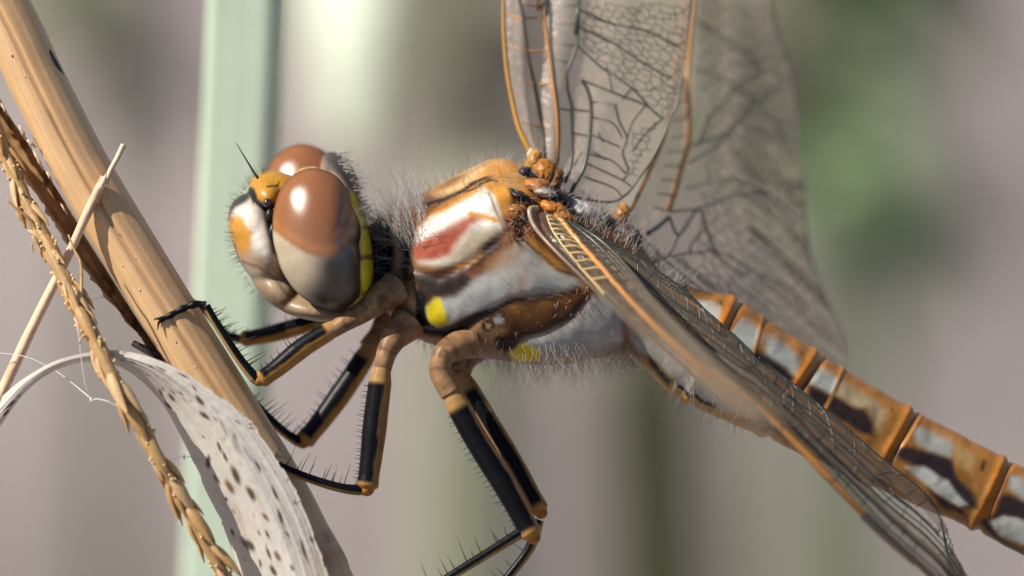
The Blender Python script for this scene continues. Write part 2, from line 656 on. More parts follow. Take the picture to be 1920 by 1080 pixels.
# a bright dry leaf hanging behind the eyes
def hanging_leaf(px, py0, py1, d, wpx, color, label):
    f = 1 + d / K / DIST
    top = W((px, py0, d))[0]
    root = W((px + 300, 0, 24000))[0]
    root[1] += 8
    root[2] = GROUND_Z - 0.4
    o = thing('drooping_leaf', root, label, 'leaf')
    crest = W((px + 120, py0 - 1300, d + 3500))[0]
    tip = W((px - 10, py1, d - 150))[0]
    path = spline([root, root * 0.45 + crest * 0.55 + np.array([0.2, 1.0, 2.0]), crest, top, tip], 60)
    u = np.linspace(0, 1, 60)
    w = wpx / 2 / K * f * np.interp(u, [0, 0.4, 0.7, 0.93, 1.0], [0.25, 0.6, 1.0, 1.0, 0.25])
    # flat side to the sun
    P = path
    S = np.tile(np.array([0.80, -0.60, 0.0]), (60, 1)); S /= np.linalg.norm(S, axis=1)[:, None]
    T = np.gradient(P, axis=0); T /= np.linalg.norm(T, axis=1)[:, None]
    Nn = np.cross(S, T)
    prof = [(-1, 0.12), (0, 0), (1, 0.12), (1, 0.2), (0, 0.08), (-1, 0.2)]
    V = np.stack([P + S * (a * w)[:, None] + Nn * (b * w)[:, None] for a, b in prof], 1).reshape(-1, 3)
    part('blade', V, grid_faces(60, 6, True), M_bgplant, o, np.tile(np.asarray(color), (len(V), 1)))


hanging_leaf(655, -200, 270, 5600, 470, (0.74, 0.80, 0.66), 'pale bleached grass leaf drooping behind the eyes')
weed(1640, 290, 9000, 500, 640, (0.20, 0.28, 0.14), 'small dark green leafy weed behind the raised wings', 5, n=16)
weed(1500, 60, 11000, 800, 900, (0.26, 0.31, 0.15), 'bushy olive green weed rising behind the raised wings', 6, n=40)
weed(880, 130, 12000, 600, 560, (0.22, 0.22, 0.13), 'dull olive weed behind the front of the thorax', 8, n=36)
weed(190, -60, 9500, 300, 620, (0.20, 0.21, 0.13), 'grey green weed behind the top of the dry stalk', 9, n=30)
reed(1225, 800, 8500, 250, (0.10, 0.115, 0.045), 'dull green reed upright behind the torn wing and belly', top_py=560, lean=0.05, leaf=False)
reed(890, 800, 8500, 230, (0.34, 0.36, 0.24), 'thick pale olive reed upright behind the hind legs', top_py=330, lean=-0.02, leaf=False)

# ------------------------------------------------------------------ the dry stalk the dragonfly holds
def below_frame(pts, slope, d_slope=0.0):
    """continue a px path downwards until it meets the ground"""
    p = list(map(list, pts))
    last = np.array(p[-1], float)
    step = np.array([slope, 1.0, d_slope])
    for _ in range(60):
        last = last + step * 400
        p.append(list(last))
        if W(last)[0][2] < GROUND_Z - 0.3:
            break
    return np.array(p)


STALK = below_frame([(-600, -1080, 150), (-300, -560, 110), (-10, -10, 80), (72, 160, 72), (160, 330, 64), (298, 560, 56), (430, 770, 52), (520, 920, 50), (592, 1060, 48)], 0.50, 0.05)
stalk_base = W(STALK[-1])[0]
stalk = thing('dry_reed_stalk', stalk_base, 'thick tan dry reed stalk the dragonfly clings to', 'reed')


def build_stalk():
    n = 620
    P = spline(STALK, n)
    seg = 96
    V, F, t, side, front = tube(P, 52.0, seg, caps=False)
    y = np.repeat(P[:, 1], seg)
    x = np.repeat(P[:, 0], seg)
    th = np.tile(np.linspace(0, 2 * np.pi, seg, endpoint=False), n)
    ctr = np.repeat(P, seg, 0)
    # side: +1 = one image side.  build a ridged, slightly flattened culm
    sgn = side
    rid = 1 + 0.006 * np.cos(th * 17) + 0.004 * np.cos(th * 29 + 1) + 0.012 * wob(y, th * 40, 260, 21)
    # overlapping sheath margin: a step along the length
    groove = np.exp(-((sgn + 0.05 - 0.10 * (y - 300) / 600) / 0.07) ** 2) * (front < 0)
    rid -= 0.11 * groove
    lap = ((sgn + 0.05 - 0.10 * (y - 300) / 600) > 0) & (front < 0)
    rid = rid + 0.05 * lap
    for yy, amp, wd in ((1035, 0.05, 14), (1066, 0.09, 16), (2600, 0.15, 30), (5200, 0.15, 30)):
        rid += amp * np.exp(-((y - yy) / wd) ** 2)
    V = ctr + (V - ctr) * rid[:, None]
    C = np.tile(np.array([0.60, 0.38, 0.195]), (len(V), 1))
    streak = wob(th * 60, y * 0.03, 16, 31)
    C *= (1 + 0.14 * streak + 0.08 * wob(th * 150, y * 0.05, 14, 33))[:, None]
    C = C * (1 - 0.6 * groove[:, None]) + np.array([0.22, 0.10, 0.035]) * 0.6 * groove[:, None]
    # overlapping sheath: shaded strip painted browner, lit rim painted paler
    k = sm(sgn, -0.05, 0.2)[:, None] * (1 - sm(sgn, 0.3, 0.6))[:, None] * 0.35
    C = C * (1 - k) + np.array([0.42, 0.23, 0.11]) * k
    k = (np.exp(-((sgn - 0.88) / 0.1) ** 2))[:, None] * 0.5
    C = C * (1 - k) + np.array([0.66, 0.48, 0.29]) * k
    # weathered paler lower internode with brown node rings
    k = sm(y, 800, 960)[:, None] * 0.55
    C = C * (1 - k) + np.array([0.56, 0.46, 0.36]) * k
    for yy, wd in ((1030, 9), (1062, 14), (2600, 40), (5200, 40)):
        k = np.exp(-((y + 10 * wob(th * 40, y, 30, 5) - yy) / wd) ** 2)[:, None] * 0.65
        C = C * (1 - k) + np.array([0.27, 0.12, 0.05]) * k
    part('culm', W(V), F, M_stalk, stalk, np.clip(C, 0.01, 0.8))
    # dark flaking strip on the far edge
    pth = spline([(78, 70, 60), (95, 105, 48), (112, 135, 52), (127, 160, 66)], 24)
    u = np.linspace(0, 1, 24)
    V, F, *_ = tube(pth, 6 * np.sin(np.pi * np.clip(u, .03, .97)) + 0.6, 10)
    part('bark_flake', W(V), F, M_twig, stalk, np.tile((0.03, 0.025, 0.022), (len(V), 1)))
    # split old sheath along the lower side: a shallow gutter with a pale ragged edge
    m, s = 240, 30
    inner = spline([(-330, -470, 150), (-60, 30, 120), (0, 185, 100), (60, 280, 92), (150, 425, 85), (240, 570, 80), (318, 690, 78), (372, 780, 76)], m)
    outer = spline([(-390, -400, 150), (-110, 120, 110), (-45, 230, 90), (40, 330, 84), (105, 425, 80), (178, 530, 78), (258, 628, 78), (330, 730, 78)], m)
    uu = np.linspace(0, 1, s)
    Pg = inner[:, None] * (1 - uu)[None, :, None] + outer[:, None] * uu[None, :, None]
    bulge = np.sin(np.pi * uu)[None, :, None] * np.array([0, 0, 38.0])
    Pg = Pg + bulge
    rag = 4.5 * wob(Pg[:, -1, 1], Pg[:, -1, 0], 40, 41) + 2.5 * wob(Pg[:, -1, 1], Pg[:, -1, 0], 11, 42)
    Pg[:, -4:, 0] += rag[:, None] * np.array([0.2, 0.5, 0.8, 1.0])[None]
    Pg[:, -3:, 2] -= np.array([6, 14, 20.0])[None]
    G = Pg.reshape(-1, 3)
    F = grid_faces(m, s)
    uall = np.tile(uu, m)
    C = np.tile(np.array([0.52, 0.31, 0.14]), (len(G), 1))
    k = sm(wob(G[:, 0] * 2, G[:, 1], 60, 44), 0.0, 0.5)[:, None]
    C = C * (1 - k) + np.array([0.28, 0.13, 0.045]) * k
    k = sm(wob(G[:, 0], G[:, 1], 90, 45), 0.2, 0.6)[:, None] * (1 - uall)[:, None]
    C = C * (1 - k) + np.array([0.50, 0.36, 0.2]) * k
    k = sm(uall, 0.80, 0.9)[:, None]
    C = C * (1 - k) + np.array([0.62, 0.53, 0.44]) * k
    # thickness
    G2 = G + np.array([0, 0, 5.0])
    part('split_sheath', W(np.vstack([G, G2])), [F, F[:, ::-1] + len(G)], M_sheath, stalk, np.vstack([C, C * 0.9]))
    # pale torn flaps at the split
    for (x, y, a, l, w_) in ((42, 248, 65, 34, 9), (58, 268, 40, 26, 8), (72, 300, 62, 46, 7), (92, 330, 58, 22, 6), (8, 205, 60, 30, 6), (120, 392, 60, 26, 4)):
        ca, sa = math.cos(math.radians(a)), math.sin(math.radians(a))
        u = np.linspace(-1, 1, 12)
        pth = np.stack([x + ca * l * u / 2, y + sa * l * u / 2, 52 - 9 * (1 - u * u)], 1)
        V, F, *_ = tube(pth, w_ / 2.8 * (1 - u ** 2) ** 0.5 * (1 + 0.3 * np.sin(u * 9)) + 0.3, 8, flat=0.35)
        part('torn_flap', W(V), F, M_sheath, stalk, np.tile((0.58, 0.44, 0.31), (len(V), 1)))
    # little pale blisters on the culm
    r = np.random.default_rng(3)
    b = Bag()
    for k in range(26):
        tt = r.uniform(0.0, 1.0)
        c = np.array([np.interp(tt, [0, 1], [0, 560]), np.interp(tt, [0, 1], [10, 1000])])
        sidew = r.uniform(-38, 38)
        p = np.array([np.interp(c[1], STALK[:9, 1], STALK[:9, 0]) + sidew * 0.86, c[1] - sidew * 0.5, 0])
        p[2] = np.interp(c[1], STALK[:9, 1], STALK[:9, 2]) - math.sqrt(max(52 ** 2 - sidew ** 2, 1)) - 0.5
        s_ = r.uniform(0.9, 2.2)
        Ve, Fe, _ = ellipsoid(p, np.diag([s_, s_ * r.uniform(1, 2.2), s_ * 0.8]), 6, 8)
        b.add(Ve, Fe, r.choice([0, 1], p=[.35, .65]) * np.array([0.45, 0.33, 0.22]) + np.array([0.15, 0.09, 0.05]))
    b.build('blister_specks', M_twig, stalk, kind='stuff')
    # small dark stub sticking out behind
    V, F, *_ = tube(spline([(300, 668, 75), (272, 655, 80), (249, 643, 84)], 10), np.linspace(9, 6, 10), 8)
    part('stub', W(V), F, M_twig, stalk, np.tile((0.04, 0.03, 0.025), (len(V), 1)))


build_stalk()

# ------------------------------------------------------------------ thin twig crossing
def build_twig():
    path = below_frame([(196, 332, 1), (160, 408, 2), (125, 485, 16), (60, 615, 34), (0, 742, 46), (-80, 905, 56), (-200, 1150, 66)], -0.45, 0.3)
    tw = thing('dry_twig', W(path[-1])[0], 'thin straw coloured twig crossing in front of the stalk', 'twig')
    P = spline(path, 300)
    rad = np.interp(P[:, 1], [330, 350, 480, 740, 3000], [7.5, 9, 8.5, 11, 16])
    rad = rad * (1 + 0.05 * wob(P[:, 1], P[:, 1] * 0, 50, 3))
    V, F, t, side, front = tube(P, rad, 20)
    yv = V[:, 1]
    C = np.tile((0.72, 0.50, 0.33), (len(V), 1)) * (1 + 0.12 * np.cos(side * 6 + 1))[:, None]
    k = (np.exp(-((V[:, 0] - 183) / 9) ** 2 - ((yv - 384) / 13) ** 2))[:, None]
    C = C * (1 - k) + np.array([0.22, 0.07, 0.025]) * k
    k = (np.exp(-((yv - 348) / 22) ** 2) * 0.5)[:, None]
    C = C * (1 - k) + np.array([0.42, 0.2, 0.12]) * k
    k = sm(wob(side * 9, yv, 60, 9), 0.3, 0.8)[:, None] * 0.5
    C = C * (1 - k) + np.array([0.46, 0.25, 0.13]) * k
    part('stem', W(V), F, M_twig, tw, C)
    V, F, t, side, front = tube(spline([(199, 345, 4), (206, 322, 4), (219, 298, 4), (232, 271, 4)], 30), np.linspace(4.5, 5.5, 30), 12)
    part('broken_tip', W(V), F, M_twig, tw, np.tile((0.60, 0.47, 0.32), (len(V), 1)) * (1 + 0.2 * side[:, None]))
    V, F, *_ = tube(spline([(186, 360, -3), (194, 340, -6), (200, 325, -4)], 14), 5 * np.sin(np.pi * np.linspace(0.05, 0.97, 14)), 10)
    part('bud_scale', W(V), F, M_twig, tw, np.tile((0.66, 0.46, 0.36), (len(V), 1)))


build_twig()

# ------------------------------------------------------------------ curled white leaf with spots
def build_leaf():
    n, m = 420, 84
    hi = [(-240, 1010, 170), (-120, 880, 120), (-40, 790, 85), (0, 747, 40), (50, 706, 0), (120, 671, -40), (220, 657, -62), (320, 684, -84), (400, 734, -96), (465, 785, -104), (512, 850, -106), (560, 932, -106), (600, 1030, -102), (625, 1130, -98), (660, 1300, -70), (720, 1560, -20), (760, 1760, 20)]
    lo = [(-230, 1040, 160), (-110, 930, 110), (-30, 850, 75), (0, 800, 50), (50, 733, 10), (110, 692, -20), (180, 679, -30), (240, 696, -34), (300, 752, -26), (345, 830, -20), (382, 912, -16), (420, 992, -14), (452, 1080, -12), (480, 1170, -10), (540, 1330, -6), (660, 1570, 0), (756, 1762, 20)]
    A, B = spline(np.array(hi, float), n), spline(np.array(lo, float), n)
    # re-pair by control index so the ruling stays crosswise
    def by_index(pts):
        P = np.array(pts, float)
        return np.stack([np.interp(np.linspace(0, len(P) - 1, n), np.arange(len(P)), P[:, k]) for k in range(3)], 1)
    def smooth_index(pts):
        P = np.array(pts, float)
        E = np.vstack([2 * P[0] - P[1], P, 2 * P[-1] - P[-2]])
        s = np.linspace(0, len(P) - 1 - 1e-6, n)
        i = s.astype(int); t = (s - i)[:, None]
        p0, p1, p2, p3 = E[i], E[i + 1], E[i + 2], E[i + 3]
        return 0.5 * (2 * p1 + (p2 - p0) * t + (2 * p0 - 5 * p1 + 4 * p2 - p3) * t ** 2 + (3 * p1 - p0 - 3 * p2 + p3) * t ** 3)
    A, B = smooth_index(hi), smooth_index(lo)
    rag = (2.2 * wob(np.arange(n) * 3.0, 0 * A[:, 0], 60, 51) + 1.6 * wob(np.arange(n) * 3.0, 0 * A[:, 0], 15, 52) + 1.2 * wob(np.arange(n) * 3.0, 0 * A[:, 0], 6, 53))
    u = np.linspace(0, 1, m)
    P = A[:, None] * (1 - u)[None, :, None] + B[:, None] * u[None, :, None]
    P[:, :, :2] += (rag * sm(A[:, 0], 250, 460))[:, None, None] * np.array([0.8, -0.4]) * np.exp(-(u / 0.03) ** 2)[None, :, None]
    wd = np.linalg.norm(A - B, axis=1)
    ridge = 0.35 * np.cos(u * 2 * np.pi * 16) + 0.5 * np.cos(u * 2 * np.pi * 7 + 1)
    bow = np.sin(np.pi * u)[None] * (wd * 0.17)[:, None]
    keel = 3.0 * np.exp(-((u - 0.36) / 0.05) ** 2)
    P[:, :, 2] -= bow + (ridge + keel)[None] * np.clip(wd / 120, 0.2, 1)[:, None]
    G = P.reshape(-1, 3)
    X, Y = G[:, 0], G[:, 1]
    s = np.repeat(np.arange(n) * 3.2, m)
    uu = np.tile(u, n)
    pt = Paint(X, Y, (0.70, 0.65, 0.585))
    # fine lengthwise streaks of the leaf veins
    st = wob(uu * 320, s * 0.05, 16, 61) * 0.5 + wob(uu * 700, s * 0.04, 18, 62) * 0.4
    pt.C *= (1 + 0.07 * st)[:, None]
    k = sm(wob(uu * 260, s * 0.10, 26, 63), 0.35, 0.9) * sm(Y, 740, 950) * 0.5
    pt.mix(k, (0.50, 0.36, 0.20))
    dk, br, gy = (0.055, 0.025, 0.015), (0.20, 0.085, 0.025), (0.22, 0.19, 0.19)
    spots = [(326, 742, 7, 3, 45, dk), (305, 734, 6, 2.4, 50, dk), (320, 756, 8, 3, 48, dk), (375, 748, 9, 4, 55, dk), (382, 779, 9, 4, 55, dk), (345, 704, 10, 2.2, 30, br),
             (300, 690, 10, 2, 25, br), (393, 866, 9, 5, 68, dk), (409, 840, 8, 4, 60, dk), (422, 854, 8, 3.5, 62, dk), (440, 888, 15, 6.5, 66, dk), (469, 922, 12, 6, 56, dk),
             (424, 933, 4, 3, 60, dk), (408, 897, 7, 3.5, 60, br), (430, 910, 12, 6, 60, br), (464, 1024, 12, 7, 62, dk), (441, 998, 6, 3.5, 60, dk), (500, 1000, 7, 3.5, 60, dk),
             (502, 1038, 9, 4, 62, dk), (520, 1040, 8, 5, 60, br), (528, 972, 11, 4, 70, dk), (518, 924, 13, 3.5, 66, dk), (556, 944, 4, 3, 60, dk), (570, 1030, 18, 3.2, 72, dk),
             (500, 968, 9, 4, 60, br), (583, 1010, 6, 3, 60, dk), (510, 1066, 8, 5, 60, dk), (445, 828, 17, 6, 66, gy), (472, 858, 22, 5, 66, gy), (415, 800, 16, 4, 60, gy),
             (480, 870, 8, 3, 64, dk), (340, 684, 8, 1.8, 25, br), (400, 768, 9, 3, 50, gy), (480, 998, 5, 2.5, 60, br), (540, 1000, 5, 2.5, 60, br), (445, 790, 6, 2, 45, br),
             (365, 728, 6, 2, 48, br), (432, 1026, 4, 2.5, 60, br), (485, 1058, 5, 3, 60, br), (545, 1062, 5, 3, 65, dk), (20, 756, 7, 3, -40, dk), (8, 772, 6, 3, -45, dk), (34, 742, 5, 2, -40, br), (12, 760, 10, 1.5, -40, dk)]
    for x, y, a, b, ang, c in spots:
        pt.spot(x, y, a * 1.25, b * 0.85, c, ang, soft=0.5, a=0.92 if c is not gy else 0.5)
    r = np.random.default_rng(17)
    for k in range(60):
        i = r.integers(150, 400); j = r.integers(8, 76)
        p = P[i, j]
        q = P[min(i + 4, n - 1), j] - p
        ang = math.degrees(math.atan2(q[1], q[0]))
        pt.spot(p[0], p[1], r.uniform(2, 9), r.uniform(0.8, 1.8), (br, dk)[r.integers(2)], ang, 0.4, r.uniform(0.35, 0.85))
    thick = np.array([0, 0, 3.0])
    root = W(P[-1].mean(0))[0]
    lf = thing('curled_dead_leaf', root, 'curled bleached white dead leaf with dark brown spots', 'leaf')
    F = grid_faces(n, m)
    part('blade', W(np.vstack([G, G + thick])), [F, F[:, ::-1] + len(G)], M_leaf, lf, np.clip(np.vstack([pt.C, pt.C]), 0.01, 0.85))
    # torn fibres standing off the upper margin
    b = Bag()
    for x, y in ((455, 776), (468, 792), (469, 800), (520, 866), (536, 898), (560, 940)):
        for k in range(3):
            d_ = np.array([r.uniform(1, 4), r.uniform(-4, 2), r.uniform(-3, 3)])
            V, Fh, *_ = tube(spline([(x - 3, y + 2, -105), np.array([x, y, -106]) + d_ * 0.6, np.array([x, y, -106]) + d_ * [1.1, 0.6, 1]], 6), np.linspace(0.9, 0.3, 6), 5)
            b.add(V, Fh, (0.66, 0.58, 0.5))
    b.build('torn_fibres', M_leaf, lf, kind='stuff')
    # dried petiole that carries it, down to the ground
    pth = below_frame([(748, 1745, 20), (790, 1850, 25)], 0.25, 0.3)
    V, F, *_ = tube(spline(pth, 80), np.linspace(14, 22, 80), 14)
    part('petiole', W(V), F, M_twig, lf, np.tile((0.45, 0.33, 0.2), (len(V), 1)))


build_leaf()

# ------------------------------------------------------------------ grass seed spike
def build_spike():
    ax_pts = below_frame([(-150, -60, 120), (-70, 110, 90), (-18, 225, 68), (45, 370, 34), (108, 498, -24), (163, 612, -66), (214, 712, -98), (280, 830, -96), (340, 935, -84), (393, 1030, -76), (430, 1100, -70), (520, 1280, -60)], 0.45, 0.05)
    sp = thing('grass_seed_spike', W(ax_pts[-1])[0], 'slender tan grass seed spike leaning across the white leaf', 'grass')
    P = spline(ax_pts, 500)
    u = P[:, 1]
    rad = np.interp(u, [-60, 225, 400, 600, 1000, 1300, 4000], [9, 13, 12, 13, 12, 12, 16])
    V, F, t, side, front = tube(P, rad, 18)
    C = np.tile((0.46, 0.28, 0.12), (len(V), 1)) * (1 + 0.15 * np.cos(side * 8))[:, None]
    part('rachis', W(V), F, M_spike, sp, C)
    r = np.random.default_rng(23)

    def scale_mesh(name, col):
        # a pointed glume: boat-shaped, 1 unit long
        n, m = 14, 10
        tt = np.linspace(0, 1, n)
        w = 0.135 * np.sin(np.pi * tt ** 0.7) ** 0.8 * (1 - 0.3 * tt) + 0.010
        th = np.linspace(0, 2 * np.pi, m, endpoint=False)
        V = np.stack([np.outer(np.ones(m), tt).T, np.outer(w, np.cos(th)), np.outer(w * 0.62, np.sin(th)) + (0.05 * np.sin(np.pi * tt * 0.9))[:, None]], -1)
        V[..., 2] += 0.012 * np.cos(4 * th)[None]
        C = np.asarray(col)[None, None] * (0.75 + 0.5 * tt)[:, None, None] * np.ones((n, m, 1))
        return make_mesh(name, V.reshape(-1, 3), grid_faces(n, m, True), M_spike, np.clip(C.reshape(-1, 3), 0, 0.8))
    tpl = [scale_mesh('glume', c) for c in ((0.60, 0.37, 0.155), (0.52, 0.30, 0.115), (0.66, 0.44, 0.22))]
    base = origin_of(sp)
    # frame vectors of the picture axes in the world
    Rm = np.stack([AX_R, -AX_U, AX_F], 1)        # px-space vector -> world vector (times 1/K)
    def place(name, me, p, axis, out, length):
        axis = axis / np.linalg.norm(axis)
        out = out - axis * (out @ axis); out /= np.linalg.norm(out)
        sd = np.cross(out, axis)
        B = Rm @ np.stack([axis, sd, out], 1) * (length / K)
        w = W(p)[0] - base
        o = bpy.data.objects.new(name, me)
        COL.objects.link(o)
        o.parent = sp
        Mx = Matrix.Identity(4)
        for i in range(3):
            for j in range(3):
                Mx[i][j] = B[i, j]
            Mx[i][3] = w[i]
        o.matrix_local = Mx
        return o
    y = -40.0
    k = 0
    bump = Bag()
    while y < 1230:
        i = int(np.argmin(abs(P[:, 1] - y)))
        T = P[min(i + 3, 499)] - P[i - 3]; T /= np.linalg.norm(T)
        a = k * 2.4 + r.uniform(-0.4, 0.4)
        S = np.cross(T, [0, 0, 1.0]); S /= np.linalg.norm(S)
        Bn = np.cross(S, T)
        out = math.cos(a) * S + math.sin(a) * Bn
        ln = r.uniform(34, 95) if y > 330 else r.uniform(40, 70)
        axis = -T * 0.95 + out * r.uniform(0.10, 0.28)
        # glumes point along the spike; here they open towards the root end of the picture
        axis = T * 0.95 + out * (r.uniform(-0.02, 0.08) if r.random() < 0.65 else r.uniform(0.1, 0.24)) + S * r.normal(0, 0.08)
        place('glume', tpl[k % 3], P[i] + out * rad[i] * r.uniform(0.35, 0.75), axis, out, ln)
        for _ in range(2):
            tip = P[i] + out * (rad[i] * 0.62 + r.uniform(4, 9)) + T * ln * r.uniform(0.0, 0.7)
            tdir = (-T * r.uniform(0.2, 0.9) + out * 0.8) * r.uniform(6, 15)
            V, Fh, *_ = tube(spline([tip - tdir * 0.5, tip, tip + tdir * 0.55], 6), np.array([2.6, 2.5, 2.2, 2.2, 3.0, 1.8]), 7)
            bump.add(V, Fh, (0.74, 0.52, 0.28))
        y += r.uniform(7, 11)
        k += 1
    bump.build('anther_stubs', M_spike, sp, kind='stuff')
    # a few long free bristles
    for pts in (((75, 440, 4), (52, 408, -2), (34, 394, -4), (12, 374, -6)), ((152, 590, -62), (136, 545, -70), (122, 520, -70)), ((182, 650, -80), (160, 628, -86), (147, 645, -86)), ((152, 590, -58), (152, 500, -40), (140, 470, -30), (128, 440, -24))):
        V, F, *_ = tube(spline(pts, 16), np.linspace(4.5, 1.6, 16), 8)
        part('bristle', W(V), F, M_spike, sp, np.tile((0.52, 0.32, 0.15), (len(V), 1)))
    # pale scales of the side spikelet
    for (x, y_, l, ang) in ((60, 440, 34, 60), (30, 400, 26, 50), (58, 455, 20, 75), (96, 470, 24, 85)):
        ax_ = np.array([math.cos(math.radians(ang)), math.sin(math.radians(ang)), 0])
        place('glume', tpl[2], np.array([x, y_, np.interp(y_, [370, 500], [10.0, -30.0])]), ax_, np.array([0, 0, -1.0]), l)


build_spike()

# ------------------------------------------------------------------ spider silk
def build_silk():
    b = Bag()
    M_silk = surf('silk', 0.25, 0, 5, 0, color=(0.75, 0.75, 0.78))
    for pts in (((-40, 660, 30), (20, 664, 20), (60, 673, 10), (105, 696, 0), (140, 722, -20), (170, 747, -45)),
                ((172, 752, -45), (180, 748, -60), (200, 752, -90), (225, 765, -95), (244, 782, -100)),
                ((170, 747, -45), (160, 720, -60), (152, 670, -66), (144, 610, -62), (122, 525, -34)),
                ((322, 862, -92), (345, 856, -70), (362, 858, -24)),
                ((150, 575, -60), (175, 562, -10), (200, 556, 60))):
        V, F, *_ = tube(spline(pts, 40), 0.75, 5)
        b.add(V, F)
    for c in ((171, 749, -45), (345, 857, -70)):
        V, F, _ = ellipsoid(c, np.diag([2.6, 5.0, 2.4]), 8, 10)
        b.add(V, F)
    o = thing('silk_thread', W((171, 749, -45))[0], 'fine white spider silk strung between twig and seed spike', 'silk')
    b.build('strand', M_silk, o, kind='stuff')


build_silk()

# ================================================================== the dragonfly
TV = np.array([-0.06, -0.19, 0.98]); TV /= np.linalg.norm(TV)      # across the body, away from the camera
MID = 135.0
AMBER = np.array([0.44, 0.195, 0.032])
BROWN = np.array([0.095, 0.033, 0.010])
DARK = np.array([0.018, 0.009, 0.006])
BLACK = np.array([0.0035, 0.0035, 0.0045])
WHITE = np.array([0.66, 0.63, 0.55])
PALE = np.array([0.32, 0.32, 0.30])  # white of the flank stripes, greyed to put their shade into the colour
TAN = np.array([0.27, 0.15, 0.07])
YELLOW = np.array([0.55, 0.43, 0.01])
fly = thing('dragonfly', W((930, 672, 100))[0], 'amber and white striped dragonfly perched on the dry stalk', 'dragonfly')

z2 = lambda pts: [(680 + x / 2.348, 260 + y / 2.348) for x, y in pts]
z8 = lambda pts: [(1140 + x / 1.8, 480 + y / 1.8) for x, y in pts]
RINGS = [((1385, 556), (1345, 640)), ((1538, 660), (1488, 735)), ((1714, 765), (1668, 850)), ((1890, 858), (1840, 965)), ((2066, 952), (2020, 1055)), ((2236, 1046), (2195, 1140)), ((2390, 1135), (2352, 1215))]
THIN = [((1432, 590), (1412, 668)), ((1584, 684), (1548, 765)), ((1722, 788), (1690, 840))]


